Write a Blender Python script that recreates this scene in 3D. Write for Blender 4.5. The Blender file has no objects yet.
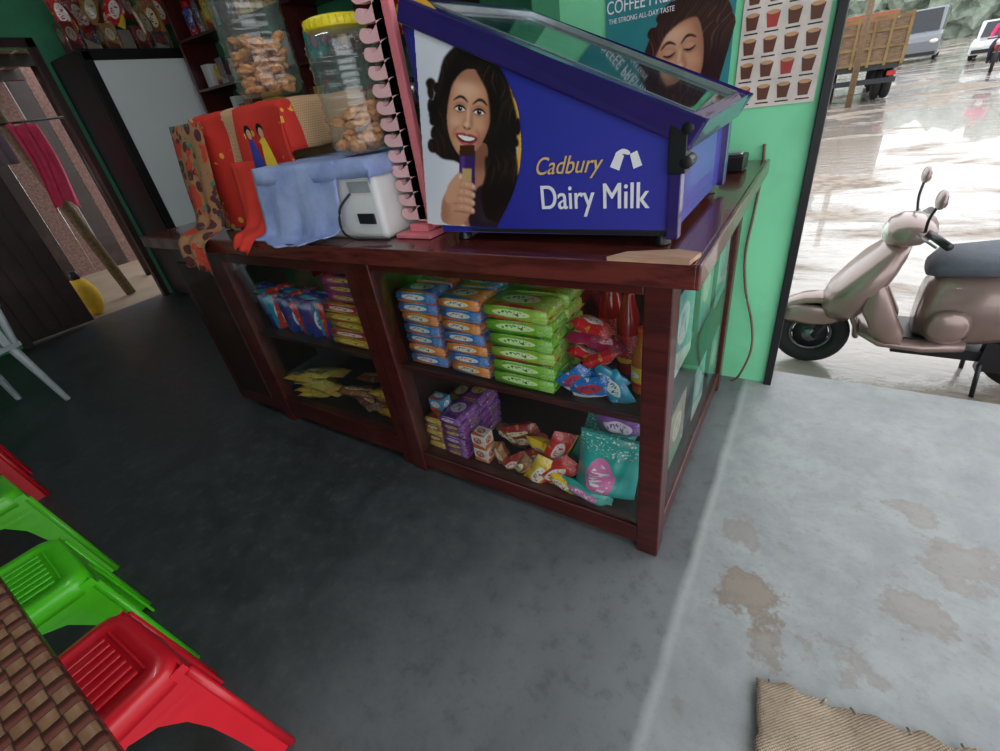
import bpy, bmesh, math, random
import numpy as np
from mathutils import Vector, Matrix, Euler, noise
random.seed(7)
sc=bpy.context.scene
try:
    sc.view_settings.view_transform='Standard'; sc.view_settings.look='None'
except Exception: pass
sc.view_settings.exposure=0.0

# ------------------------------------------------------------------ materials
class G:
    def __init__(s,name):
        s.m=bpy.data.materials.new(name); s.m.use_nodes=True; s.nt=s.m.node_tree
        s.nt.nodes.clear(); s.out=s.nt.nodes.new('ShaderNodeOutputMaterial')
    def n(s,t,ins=None,**kw):
        x=s.nt.nodes.new('ShaderNode'+t)
        for k,v in kw.items(): setattr(x,k,v)
        if ins:
            for k,v in ins.items(): s.set(x,k,v)
        return x
    def set(s,x,k,v):
        i=x.inputs[k]
        if isinstance(v,bpy.types.NodeSocket): s.nt.links.new(v,i)
        else:
            if isinstance(v,(tuple,list)) and len(v)==3 and len(getattr(i,'default_value',[]) if hasattr(i.default_value,'__len__') else [])==4: v=(*v,1)
            i.default_value=v
    def math(s,op,a,b=0.0,c=None,clamp=False):
        ins={0:a,1:b}
        if c is not None: ins[2]=c
        x=s.n('Math',ins,operation=op); x.use_clamp=clamp; return x.outputs[0]
    def mix(s,f,a,b):
        x=s.nt.nodes.new('ShaderNodeMix'); x.data_type='RGBA'
        s.set(x,0,f); s.set(x,6,a); s.set(x,7,b); return x.outputs[2]
    def noise(s,vec,scale,detail=4,rough=.55,dist=0):
        x=s.n('TexNoise',{'Scale':scale,'Detail':detail,'Roughness':rough,'Distortion':dist}); 
        if vec is not None: s.nt.links.new(vec,x.inputs['Vector'])
        return x.outputs[0]
    def ramp(s,f,lo,hi):
        x=s.n('MapRange',{0:f,1:lo,2:hi,3:0.0,4:1.0}); x.interpolation_type='SMOOTHSTEP'; return x.outputs[0]
    def obj(s): return s.n('TexCoord').outputs['Object']
    def geo(s): return s.n('NewGeometry').outputs['Position']
    def uv(s): return s.n('TexCoord').outputs['UV']
    def sep(s,v):
        x=s.n('SeparateXYZ',{0:v}); return x.outputs
    def scale(s,v,sc_):
        return s.n('Mapping',{'Vector':v,'Scale':sc_}).outputs[0]
    def bump(s,h,st=.2,d=.01):
        return s.n('Bump',{'Height':h,'Strength':st,'Distance':d}).outputs[0]
    def pbr(s,col,rough=.5,metal=0.,normal=None,coat=0.,spec=.5):
        ins={'Base Color':col,'Roughness':rough,'Metallic':metal,'Coat Weight':coat,'Specular IOR Level':spec}
        p=s.n('BsdfPrincipled',ins)
        if normal is not None: s.nt.links.new(normal,p.inputs['Normal'])
        s.nt.links.new(p.outputs[0],s.out.inputs[0]); return s.m
_c={}
def lin(c):
    return tuple(((x/255)/12.92 if x/255<=.04045 else ((x/255+.055)/1.055)**2.4) for x in c)
def P(name,rgb,rough=.5,metal=0.,var=.12,vs=12,bump=0.,bs=60,coat=0.,spec=.5):
    if name in _c: return _c[name]
    g=G(name); c=lin(rgb); v=g.obj(); nz=g.noise(v,vs)
    f=g.ramp(nz,.3,.7)
    col=g.mix(f,tuple(x*(1-var) for x in c),tuple(min(1,x*(1+var)+.002) for x in c))
    nm=g.bump(g.noise(v,bs),bump,.01) if bump else None
    _c[name]=g.pbr(col,rough,metal,nm,coat,spec); return _c[name]
def glass(name,tint=(1,1,1),refl=.08,edge=.6,body=0.):
    g=G(name)
    lw=g.n('LayerWeight',{'Blend':.35}).outputs['Facing']
    f=g.math('MULTIPLY_ADD',g.math('POWER',lw,2.0),edge,refl,clamp=True)
    tr=g.n('BsdfTransparent',{'Color':tint}).outputs[0]
    gl=g.n('BsdfGlossy',{'Color':(.9,.95,.95),'Roughness':.04}).outputs[0]
    if body:
        df=g.n('BsdfDiffuse',{'Color':(.8,.82,.82)}).outputs[0]
        tr=g.n('MixShader',{0:body,1:tr,2:df}).outputs[0]
    mx=g.n('MixShader',{0:f,1:tr,2:gl}).outputs[0]
    g.nt.links.new(mx,g.out.inputs[0]); return g.m
def wood(name,a,b,rough=.4,axis=(2,14,14),coat=.2):
    g=G(name); v=g.scale(g.obj(),axis); nz=g.noise(v,3,8,.6,.6); n2=g.noise(g.obj(),3)
    col=g.mix(g.ramp(nz,.35,.65),lin(a),lin(b)); 
    col=g.mix(g.math('MULTIPLY',g.ramp(n2,.5,.75),.25),col,lin((110,85,78)))
    return g.pbr(col,rough,0,g.bump(nz,.15,.004),coat)
_w={}
def wrapper(base,band,logo,txt=None,rough=.3):
    k=(base,band,logo,txt)
    if k in _w: return _w[k]
    g=G('wrapper_%d'%len(_w)); u=g.uv(); s=g.sep(u); U,V=s[0],s[1]
    col=g.mix(g.math('LESS_THAN',g.math('ADD',V,g.math('MULTIPLY',U,.25)),.36),lin(base),lin(band))
    nz=g.noise(g.scale(u,(5,3,1)),1.4,3); col=g.mix(g.math('MULTIPLY',g.math('GREATER_THAN',nz,.6),.55),col,lin(band))
    du=g.math('DIVIDE',g.math('SUBTRACT',U,.45),.30); dv=g.math('DIVIDE',g.math('SUBTRACT',V,.58),.24)
    r=g.math('ADD',g.math('MULTIPLY',du,du),g.math('MULTIPLY',dv,dv))
    ins=g.math('LESS_THAN',r,1.0); col=g.mix(ins,col,lin(logo))
    t=g.math('GREATER_THAN',g.noise(g.scale(u,(26,5,1)),1,2),.54)
    t=g.math('MULTIPLY',t,g.math('LESS_THAN',r,.55)); col=g.mix(t,col,lin(txt or base))
    sm=g.math('MULTIPLY',g.math('GREATER_THAN',g.noise(g.scale(u,(60,22,1)),1,2),.6),g.math('GREATER_THAN',U,.78)); col=g.mix(sm,col,lin((235,235,230)))
    _w[k]=g.pbr(col,rough,0.,g.bump(g.noise(g.obj(),90),.25,.004),.4); return _w[k]

# ------------------------------------------------------------------ mesh builder
def empty(name,loc=(0,0,0)):
    e=bpy.data.objects.new(name,None); sc.collection.objects.link(e); e.location=loc; e.empty_display_size=.1; return e
class MB:
    def __init__(s): s.bm=bmesh.new(); s.uvl=s.bm.loops.layers.uv.new('UVMap'); s.mats=[]
    def mi(s,m):
        if m not in s.mats: s.mats.append(m)
        return s.mats.index(m)
    def geom(s,vs,fs,mat,M=None,uvs=None,smooth=False):
        M=M or Matrix(); k=s.mi(mat)
        bv=[s.bm.verts.new(M@Vector(v)) for v in vs]
        for f in fs:
            try: F=s.bm.faces.new([bv[i] for i in f])
            except ValueError: continue
            F.material_index=k; F.smooth=smooth
            if uvs:
                for l,i in zip(F.loops,f): l[s.uvl].uv=uvs[i]
    def box(s,c,size,mat,M=None,taper=1.0):
        sx,sy,sz=[x/2 for x in size]; M=(M or Matrix())@Matrix.Translation(c)
        t=taper; k=s.mi(mat)
        co=[(-sx,-sy,-sz),(sx,-sy,-sz),(sx,sy,-sz),(-sx,sy,-sz),(-sx*t,-sy*t,sz),(sx*t,-sy*t,sz),(sx*t,sy*t,sz),(-sx*t,sy*t,sz)]
        bv=[s.bm.verts.new(M@Vector(v)) for v in co]
        for f,ax in (((0,3,2,1),2),((4,5,6,7),2),((0,1,5,4),1),((2,3,7,6),1),((1,2,6,5),0),((3,0,4,7),0)):
            F=s.bm.faces.new([bv[i] for i in f]); F.material_index=k
            for l,i in zip(F.loops,f):
                a=(co[i][0]/sx+1)/2; b=(co[i][1]/sy+1)/2; d=(co[i][2]/sz+1)/2
                l[s.uvl].uv=(a,b) if ax==2 else ((a,d) if ax==1 else (b,d))
    def bb(s,x0,x1,y0,y1,z0,z1,mat,M=None): s.box(((x0+x1)/2,(y0+y1)/2,(z0+z1)/2),(abs(x1-x0),abs(y1-y0),abs(z1-z0)),mat,M)
    def rings(s,rs,mat,M=None,cap=True,closed=False,smooth=True):
        n=len(rs[0]); vs=[v for r in rs for v in r]; fs=[]
        m=len(rs)
        for i in range(m if closed else m-1):
            j=(i+1)%m
            for a in range(n): b=(a+1)%n; fs.append((i*n+a,i*n+b,j*n+b,j*n+a))
        if cap and not closed: fs.append(tuple(range(n-1,-1,-1))); fs.append(tuple((m-1)*n+a for a in range(n)))
        uv=[(k%n/n,k//n/max(1,m-1)) for k in range(len(vs))]
        s.geom(vs,fs,mat,M,uv,smooth)
    def lathe(s,prof,mat,c=(0,0,0),n=24,M=None,cap=True):
        rs=[]
        for r,z in prof:
            rs.append([(c[0]+r*math.cos(2*math.pi*a/n),c[1]+r*math.sin(2*math.pi*a/n),c[2]+z) for a in range(n)])
        s.rings(rs,mat,M,cap)
    def cyl(s,p0,p1,r,mat,n=12,r1=None,M=None):
        s.tube([p0,p1],r,mat,n,M,[r,r if r1 is None else r1])
    def tube(s,pts,r,mat,n=8,M=None,rad=None,flat=1.0):
        pts=[Vector(p) for p in pts]; rs=[]
        up=Vector((0,0,1))
        for i,p in enumerate(pts):
            d=(pts[min(i+1,len(pts)-1)]-pts[max(i-1,0)]).normalized()
            u=up if abs(d.dot(up))<.95 else Vector((0,1,0))
            a=d.cross(u).normalized(); b=a.cross(d).normalized()
            R=rad[i] if rad else r
            rs.append([p+a*(R*math.cos(2*math.pi*k/n))+b*(R*flat*math.sin(2*math.pi*k/n)) for k in range(n)])
        s.rings(rs,mat,M)
    def ell(s,c,rad,mat,M=None,n=16,m=10):
        rs=[]
        for i in range(m+1):
            t=math.pi*(i/m); t=min(max(t,.02),math.pi-.02)
            rs.append([(c[0]+rad[0]*math.sin(t)*math.cos(2*math.pi*a/n),c[1]+rad[1]*math.sin(t)*math.sin(2*math.pi*a/n),c[2]-rad[2]*math.cos(t)) for a in range(n)])
        s.rings(rs,mat,M)
    def torus(s,c,R,r,mat,axis='Y',n=28,m=10,M=None,a0=0,a1=2*math.pi,flat=1.0):
        full=abs(a1-a0-2*math.pi)<1e-4; rs=[]
        k=n if full else n+1
        for i in range(k):
            a=a0+(a1-a0)*i/n; ring=[]
            for j in range(m):
                b=2*math.pi*j/m; q=R+r*math.cos(b); w=r*flat*math.sin(b)
                if axis=='Y': ring.append((c[0]+q*math.cos(a),c[1]+w,c[2]+q*math.sin(a)))
                elif axis=='Z': ring.append((c[0]+q*math.cos(a),c[1]+q*math.sin(a),c[2]+w))
                else: ring.append((c[0]+w,c[1]+q*math.cos(a),c[2]+q*math.sin(a)))
            rs.append(ring)
        s.rings(rs,mat,M,closed=full)
    def pillow(s,L,W,T,mat,M,p=4,crimp=.07,nu=14,nv=8,wr=.15):
        seed=random.random()*50; vs=[];uv=[];fs=[]
        for sd in (1,-1):
            for i in range(nu+1):
                for j in range(nv+1):
                    u=i/nu; v=j/nv; q=(u-crimp)/(1-2*crimp)
                    a=0 if q<=0 or q>=1 else (1-abs(2*q-1)**p)**.5
                    b=(1-abs(2*v-1)**p)**.5 if 0<v<1 else 0
                    th=T/2*a*b*(1+wr*noise.noise(Vector((u*4,v*3,seed+sd))))
                    e=.0015*(1 if i%2 else -1) if (q<=0 or q>=1) else 0
                    wv=W*(v-.5)*(1-.05*math.sin(math.pi*u))
                    vs.append((L*(u-.5),-sd*th+e,wv)); uv.append((u,v))
        n=nv+1; o=(nu+1)*n
        for i in range(nu):
            for j in range(nv):
                a=i*n+j; fs.append((a,a+n,a+n+1,a+1)); fs.append((o+a,o+a+1,o+a+n+1,o+a+n))
        s.geom(vs,fs,mat,M,uv,True)
    def poly(s,pts,mat,M=None,th=0.):
        n=len(pts)
        if th:
            vs=list(pts)+[tuple(Vector(p)+Vector((0,th,0))) for p in pts]
            fs=[tuple(range(n)),tuple(range(2*n-1,n-1,-1))]+[(i,i+n,(i+1)%n+n,(i+1)%n) for i in range(n)]
            s.geom(vs,fs,mat,M)
        else: s.geom(pts,[tuple(range(n))],mat,M)
    def done(s,name,parent=None,bevel=0.,seg=2,solid=0.,sub=0,merge=True):
        if merge: bmesh.ops.remove_doubles(s.bm,verts=s.bm.verts,dist=1e-6)
        bmesh.ops.recalc_face_normals(s.bm,faces=s.bm.faces)
        me=bpy.data.meshes.new(name); s.bm.to_mesh(me); s.bm.free()
        for m in s.mats: me.materials.append(m)
        o=bpy.data.objects.new(name,me); sc.collection.objects.link(o)
        if parent: o.parent=parent
        if solid: md=o.modifiers.new('s','SOLIDIFY'); md.thickness=solid; md.offset=0
        if bevel:
            md=o.modifiers.new('b','BEVEL'); md.width=bevel; md.segments=seg; md.limit_method='ANGLE'; md.angle_limit=math.radians(40)
        if sub: md=o.modifiers.new('u','SUBSURF'); md.levels=sub; md.render_levels=sub
        return o
def TR(loc,rot=(0,0,0),s=1): return Matrix.Translation(loc)@Euler([math.radians(a) for a in rot]).to_matrix().to_4x4()@Matrix.Scale(s,4)
def cr(pts,n=6,closed=True):
    out=[];m=len(pts)
    for i in range(m if closed else m-1):
        p=[pts[(i+k-1)%m] if closed else pts[min(max(i+k-1,0),m-1)] for k in range(4)]
        for j in range(n):
            t=j/n
            out.append(tuple(.5*((2*p[1][d])+(-p[0][d]+p[2][d])*t+(2*p[0][d]-5*p[1][d]+4*p[2][d]-p[3][d])*t*t+(-p[0][d]+3*p[1][d]-3*p[2][d]+p[3][d])*t**3) for d in range(len(p[0]))))
    if not closed: out.append(tuple(pts[-1]))
    return out
def text(name,body,loc,size,mat,parent,rot=(90,0,0),shear=0,ex=.0006,bold=0.,sx=1,align='CENTER'):
    c=bpy.data.curves.new(name,'FONT'); c.body=body; c.size=size; c.extrude=ex; c.shear=shear; c.offset=bold; c.align_x=align
    o=bpy.data.objects.new(name,c); sc.collection.objects.link(o); o.location=loc; o.rotation_euler=[math.radians(a) for a in rot]; o.scale=(sx,1,1)
    c.materials.append(mat); o.parent=parent; return o

# ------------------------------------------------------------------ printed portraits: painted per-vertex on a fine flat sheet
class Paint:
    def __init__(s,a0,a1,c0,c1,res=.5):
        s.a=np.arange(a0,a1+res,res); s.c=np.arange(c0,c1+res,res); s.A,s.C=np.meshgrid(s.a,s.c); s.res=res
        s.img=np.ones(s.A.shape+(3,)); s.al=np.zeros(s.A.shape)
    def blur(s,m,b):
        sg=b/s.res
        if sg<.3: return m
        r=int(sg*2.5)+1; k=np.exp(-.5*(np.arange(-r,r+1)/sg)**2); k/=k.sum()
        p=np.pad(m,r,mode='edge'); o=sum(k[i]*p[:,i:i+m.shape[1]] for i in range(2*r+1)); return sum(k[i]*o[i:i+m.shape[0],:] for i in range(2*r+1))
    def poly(s,pts,b=.4,smooth=True):
        q=cr(pts,5) if smooth else pts; m=np.zeros(s.A.shape,bool); n=len(q)
        for i in range(n):
            x1,y1=q[i]; x2,y2=q[(i+1)%n]
            if abs(y1-y2)<1e-9: continue
            cond=((y1>s.C)!=(y2>s.C)); xi=(x2-x1)*(s.C-y1)/(y2-y1)+x1; m^=(cond&(s.A<xi))
        return s.blur(m.astype(float),b)
    def ell(s,cx_,cy_,rx,ry,b=.4,rot=0):
        r=math.radians(rot); u=(s.A-cx_)*math.cos(r)+(s.C-cy_)*math.sin(r); v=-(s.A-cx_)*math.sin(r)+(s.C-cy_)*math.cos(r)
        return s.blur(((u/rx)**2+(v/ry)**2<1).astype(float),b)
    def line(s,pts,w,b=.3):
        q=cr(pts,5,False); L=[];R_=[]
        for i,(a,c) in enumerate(q):
            d=Vector(q[min(i+1,len(q)-1)])-Vector(q[max(i-1,0)]); d.normalize()
            t=i/(len(q)-1); ww=w*(.25+.75*math.sin(math.pi*t)); L.append((a-d[1]*ww,c+d[0]*ww)); R_.append((a+d[1]*ww,c-d[0]*ww))
        return s.poly(L+R_[::-1],b,False)
    def put(s,m,rgb,al=1.,clip=None):
        if clip is not None: m=m*clip
        m=np.clip(m*al,0,1)[...,None]; s.img=s.img*(1-m)+np.array(rgb)/255.*m
    def hair(s,m,base,hi,fr=.9,amp=6,seed=0,al=.5):
        s.put(m,base)
        w=s.A+amp*np.sin(s.C*.075+seed)+2.2*np.sin(s.C*.19+s.A*.05+seed*2)
        st=.5+.5*np.sin(w*fr*2.1)*np.sin(w*fr*.83+1.3); st=st**2.2*(.5+.5*np.sin(s.C*.09+s.A*.06+seed))
        s.put(m*st,hi,al); st2=np.clip(np.sin(w*fr*3.7+2),0,1)**3; s.put(m*st2,(8,5,8),.5)
    def face(s,cx_,cy_,k,rot=0,smile=True,closed=False):
        r=math.radians(rot)
        def T(a,c): return (cx_+k*(a*math.cos(r)-c*math.sin(r)),cy_+k*(a*math.sin(r)+c*math.cos(r)))
        TP=lambda pts:[T(*q) for q in pts]
        F=s.poly(TP([(-24,-14),(-22,-32),(-8,-44),(9,-44),(22,-32),(25,-12),(22.5,10),(16,27),(4,40.5),(-5,40),(-16,27),(-22.5,9)]),.5*k)
        s.put(F,(212,158,126))
        s.put(s.poly(TP([(14,-44),(32,-30),(32,20),(8,46),(13,26),(19,4),(18,-20)]),4.5*k),(150,92,70),.75,F)
        s.put(s.poly(TP([(-34,-36),(-20,-30),(-21,0),(-17,20),(-8,42),(-30,40)]),3.5*k),(172,112,86),.7,F)
        s.put(s.poly(TP([(-26,-50),(28,-50),(20,-34),(-18,-34)]),3*k),(150,96,74),.6,F)
        s.put(s.poly(TP([(-12,42),(0,34),(12,42),(0,50)]),2.5*k),(160,100,78),.6,F)
        s.put(s.ell(*T(-4,-26),11*k,7*k,4*k),(238,194,166),.7,F)
        for sg in (-1,1):
            s.put(s.ell(*T(sg*14,7),6*k,5*k,3*k),(236,188,158) if sg<0 else (222,168,138),.65,F)
            s.put(s.ell(*T(sg*14,13),6*k,4*k,3*k),(206,120,104),.35,F)
            ex=sg*10.5+.8
            s.put(s.ell(*T(ex,-9),8*k,5.5*k,2*k),(158,104,82),.5,F)
            s.put(s.line(TP([(ex-8*1,-15+(1.2 if sg>0 else .6)),(ex-2,-18.8),(ex+3,-18.6),(ex+8,-14.8)]),1.25*k,.5*k),(38,22,22),.9)
            if closed:
                s.put(s.ell(*T(ex,-9.5),6*k,3*k,1*k),(224,170,142),.6,F)
                s.put(s.line(TP([(ex-6.5,-8),(ex,-5.6),(ex+6.5,-8)]),1.0*k,.35*k),(26,14,16),.95)
                s.put(s.line(TP([(ex-6,-6.5),(ex,-4),(ex+6,-6.5)]),.9*k,.8*k),(120,74,60),.6)
            else:
                E=s.poly(TP([(ex-5.6,-7.2),(ex-2,-9.8),(ex+2.2,-9.7),(ex+5.6,-7.3),(ex+2,-5.2),(ex-2.2,-5.2)]),.35*k)
                s.put(E,(232,226,222)); s.put(s.ell(*T(ex+.2,-7.7),2.5*k,2.5*k,.3*k),(52,30,24),1.,E); s.put(s.ell(*T(ex+.2,-7.7),1.2*k,1.2*k,.2*k),(8,6,8),1.,E)
                s.put(s.ell(*T(ex+1,-8.6),.55*k,.55*k,.2*k),(255,255,255),.95)
                s.put(s.line(TP([(ex-6.6,-6.6),(ex-2.4,-10.1),(ex+2.6,-10.1),(ex+7,-7.6)]),.95*k,.3*k),(16,10,12),.95)
                s.put(s.line(TP([(ex-4.6,-5.6),(ex,-4.4),(ex+5,-6)]),.5*k,.5*k),(96,58,48),.6)
                s.put(s.line(TP([(ex-6,-11.6),(ex,-13),(ex+6,-11)]),.6*k,.6*k),(140,90,70),.6)
        s.put(s.poly(TP([(3.4,-12),(5,-2),(6.6,7),(3.5,8),(2.4,-2)]),1.3*k),(160,104,80),.6,F)
        s.put(s.poly(TP([(-3.4,-10),(-3.6,0),(-6,7),(-3,6),(-2,-2)]),1.2*k),(176,118,92),.5,F)
        s.put(s.ell(*T(0,-3),1.3*k,9*k,1*k),(242,202,176),.6,F); s.put(s.ell(*T(-.2,6.4),2.4*k,2.2*k,1*k),(244,204,180),.7,F)
        s.put(s.line(TP([(-5.4,8.4),(-2.5,10.4),(.4,11.2),(3.4,10.4),(6,8.2)]),.9*k,.7*k),(140,84,66),.75,F)
        for sg in (-1,1): s.put(s.ell(*T(.3+sg*2.6,10),1.1*k,.7*k,.4*k),(70,36,32),.8)
        if smile:
            s.put(s.poly(TP([(-12,18.2),(-5,15.8),(-1.6,15.6),(1,16.6),(3.6,15.6),(7,15.8),(14,18),(9.6,24.6),(1,28),(-7,25)]),.5*k),(176,66,70))
            s.put(s.poly(TP([(-10,18.6),(0,18),(12,18.4),(8,23.2),(1,25),(-6,23.4)]),.35*k),(70,22,26))
            s.put(s.poly(TP([(-8.8,18.8),(0,18.2),(10.6,18.6),(7,22),(1,23.4),(-5,22)]),.35*k),(248,246,240))
            for i in range(-3,4): s.put(s.line(TP([(1+i*2.3,18.6),(1+i*2.2,22)]),.18*k,.25*k),(190,180,176),.5)
            s.put(s.ell(*T(1,26.2),4*k,.9*k,.6*k),(226,130,128),.7)
            for sg in (-1,1): s.put(s.line(TP([(.8+sg*8,9),(.8+sg*13.4,14),(.8+sg*14.6,20),(.8+sg*12.5,24)]),.8*k,1.1*k),(146,90,70),.65,F)
        else:
            s.put(s.poly(TP([(-8,20.6),(-3.4,18.4),(.8,19.4),(5,18.4),(9,20.6),(4.6,25),(-3.4,25)]),.5*k),(172,74,76)); s.put(s.line(TP([(-7.6,20.8),(.8,21.6),(8.6,20.8)]),.5*k,.3*k),(92,34,38)); s.put(s.ell(*T(.8,23.2),3.2*k,.8*k,.6*k),(222,140,136),.7)
        s.put(s.ell(*T(0,33),4.5*k,3*k,2*k),(232,184,154),.6,F); s.put(s.line(TP([(-4,29.6),(.6,30.4),(5,29.6)]),.6*k,.8*k),(150,94,74),.5)
        return F
    def mesh(s,name,fn,y,parent,mat):
        H,W=s.A.shape; im=np.clip(s.img,0,1); li=np.where(im<=.04045,im/12.92,((im+.055)/1.055)**2.4)
        vs=[(fn(a,c)[0],y,fn(a,c)[1]) for a,c in zip(s.A.ravel(),s.C.ravel())]
        ok=(s.al>.5); I=np.arange(H*W).reshape(H,W); q=ok[:-1,:-1]&ok[1:,:-1]&ok[:-1,1:]&ok[1:,1:]
        fs=np.stack([I[:-1,:-1][q],I[1:,:-1][q],I[1:,1:][q],I[:-1,1:][q]],1).tolist()
        me=bpy.data.meshes.new(name); me.from_pydata(vs,[],fs)
        at=me.color_attributes.new('print','FLOAT_COLOR','POINT'); at.data.foreach_set('color',np.concatenate([li.reshape(-1,3),np.ones((H*W,1))],1).ravel().astype(np.float32))
        me.materials.append(mat); o=bpy.data.objects.new(name,me); sc.collection.objects.link(o); o.parent=parent; return o
g=G('printed_photo'); at_=g.n('Attribute',attribute_name='print'); M_photo=g.pbr(at_.outputs['Color'],.3,0,None,.3)

# ------------------------------------------------------------------ common mats
M_wood=wood('mahogany_paint',(58,16,16),(80,26,24),.34)
M_woodd=wood('dark_inner_wood',(36,16,14),(52,26,22),.5)
M_slab=wood('countertop_wood',(74,28,26),(104,46,40),.25,coat=.4)
M_ply=wood('raw_ply',(170,130,104),(196,160,132),.6,coat=0)
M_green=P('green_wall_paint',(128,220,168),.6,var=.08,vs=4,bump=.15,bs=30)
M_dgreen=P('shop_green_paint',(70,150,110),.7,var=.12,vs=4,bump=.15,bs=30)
M_black=P('black_plastic',(18,18,22),.35)
M_dark=P('dark_metal',(30,30,36),.4)
M_white=P('white_plastic',(225,225,225),.35,var=.04)
M_purple=P('purple_plastic',(44,30,98),.25,var=.05,coat=.5)
M_glass=glass('cabinet_glass',(.96,.98,.97),.03,.45)
M_glassd=glass('display_lid_glass',(.84,.92,.89),.16,.6)

# ------------------------------------------------------------------ floor
g=G('cement_floor'); p=g.geo(); x,y,z=g.sep(p)
big=g.noise(p,1.1,6,.6); mid=g.noise(p,5,8,.65,.4); fine=g.noise(p,60,4); mott=g.noise(p,17,6,.7)
edge=g.math('ADD',x,g.math('MULTIPLY',g.math('SUBTRACT',mid,.5),.03))
right=g.ramp(edge,.09,.105)
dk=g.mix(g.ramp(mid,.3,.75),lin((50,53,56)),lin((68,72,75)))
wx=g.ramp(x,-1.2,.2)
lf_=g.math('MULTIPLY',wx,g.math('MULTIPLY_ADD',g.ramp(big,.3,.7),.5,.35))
dk=g.mix(lf_,dk,lin((130,134,136)))  # light gradient towards the open side painted into the colour, clouded by noise
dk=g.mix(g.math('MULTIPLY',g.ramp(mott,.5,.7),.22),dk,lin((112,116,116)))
dk=g.mix(g.math('MULTIPLY',g.ramp(mott,.5,.32),.3),dk,lin((40,43,46)))
lt=g.mix(g.ramp(mid,.3,.7),lin((142,145,147)),lin((164,167,167)))
lt=g.mix(g.math('MULTIPLY',g.ramp(mott,.45,.65),.35),lt,lin((130,132,133)))
lt=g.mix(g.math('MULTIPLY',g.ramp(big,.5,.7),.5),lt,lin((132,136,138)))
def stain(col,cx_,cy_,r,amt):
    dx=g.math('SUBTRACT',x,cx_); dy=g.math('SUBTRACT',y,cy_)
    d=g.math('SQRT',g.math('ADD',g.math('MULTIPLY',dx,dx),g.math('MULTIPLY',dy,dy)))
    d=g.math('ADD',d,g.math('MULTIPLY',g.math('SUBTRACT',g.noise(p,11,7,.65),.5),.24))
    ins=g.math('SUBTRACT',1.0,g.ramp(d,r-.02,r+.006)); rim=g.math('MULTIPLY',ins,g.ramp(d,r-.04,r-.008))
    col=g.mix(g.math('MULTIPLY',ins,amt),col,lin((140,127,116)))
    return g.mix(g.math('MULTIPLY',rim,amt*.5),col,lin((112,98,88)))
for s_ in ((.262,-.01,.085,.9),(.20,.20,.06,.45),(.62,.12,.07,.5),(.75,.33,.09,.45),(.32,-.15,.05,.6),(.9,.1,.12,.5),(.66,.5,.06,.4),(.5,-.1,.05,.4)):
    lt=stain(lt,*s_)
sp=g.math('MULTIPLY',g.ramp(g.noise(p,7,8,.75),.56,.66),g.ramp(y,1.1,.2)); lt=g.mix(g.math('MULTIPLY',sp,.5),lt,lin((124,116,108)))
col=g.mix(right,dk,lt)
ln=g.math('SUBTRACT',1.0,g.ramp(g.math('ABSOLUTE',g.math('SUBTRACT',edge,.10)),.004,.022))
col=g.mix(g.math('MULTIPLY',ln,.45),col,lin((176,179,178)))
col=g.mix(g.math('MULTIPLY',g.ramp(fine,.55,.8),.2),col,lin((30,32,34)))
rough=g.math('MULTIPLY_ADD',mid,.4,.24)
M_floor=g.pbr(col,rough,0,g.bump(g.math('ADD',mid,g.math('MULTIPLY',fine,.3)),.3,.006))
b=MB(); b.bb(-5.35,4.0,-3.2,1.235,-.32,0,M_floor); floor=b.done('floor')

# outdoor flooded ground
g=G('flooded_street'); p=g.geo(); nz=g.noise(g.scale(p,(.6,1,1)),.8,8,.62,.5); n2=g.noise(g.scale(p,(3,6,1)),1.6,5,.6,.8); n3=g.noise(p,9,5)
wet=g.ramp(nz,.40,.50)
col=g.mix(g.ramp(n3,.35,.65),lin((118,104,92)),lin((158,144,130)))
col=g.mix(wet,col,lin((158,150,142)))
rg_=g.math('MULTIPLY_ADD',wet,-.58,.68)
hgt=g.math('MULTIPLY',g.math('ADD',n2,g.math('MULTIPLY',n3,.3)),g.math('MULTIPLY_ADD',wet,-.7,1.0))
M_street=g.pbr(col,rg_,0,g.bump(hgt,.7,.05),g.math('MULTIPLY',wet,.6),.5)
b=MB(); b.bb(-60,80,1.235,140,-.5,-.3,M_street); b.done('street_ground')

# ------------------------------------------------------------------ walls
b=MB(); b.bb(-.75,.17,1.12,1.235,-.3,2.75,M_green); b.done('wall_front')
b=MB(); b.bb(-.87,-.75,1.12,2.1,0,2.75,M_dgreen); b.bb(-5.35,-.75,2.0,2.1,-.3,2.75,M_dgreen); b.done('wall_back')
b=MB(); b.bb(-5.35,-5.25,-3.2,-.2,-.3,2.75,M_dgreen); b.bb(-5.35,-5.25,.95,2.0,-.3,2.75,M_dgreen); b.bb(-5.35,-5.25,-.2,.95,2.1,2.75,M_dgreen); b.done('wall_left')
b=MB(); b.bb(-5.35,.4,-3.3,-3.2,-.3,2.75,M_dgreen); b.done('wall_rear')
M_ceil=P('ceiling_plaster',(150,160,155),.8)
b=MB(); b.bb(-5.35,1.5,-3.2,2.1,2.75,2.85,M_ceil); b.done('ceiling')
b=MB(); b.bb(.17,.2,1.10,1.25,-.3,2.75,M_black); b.done('trim_1',bevel=.003)
b=MB(); b.bb(-5.26,-5.2,-.26,-.2,0,2.16,M_woodd); b.bb(-5.26,-5.2,.9,.95,0,2.16,M_woodd); b.bb(-5.26,-5.2,-.2,.95,2.1,2.16,M_woodd); b.done('trim_2')

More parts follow.
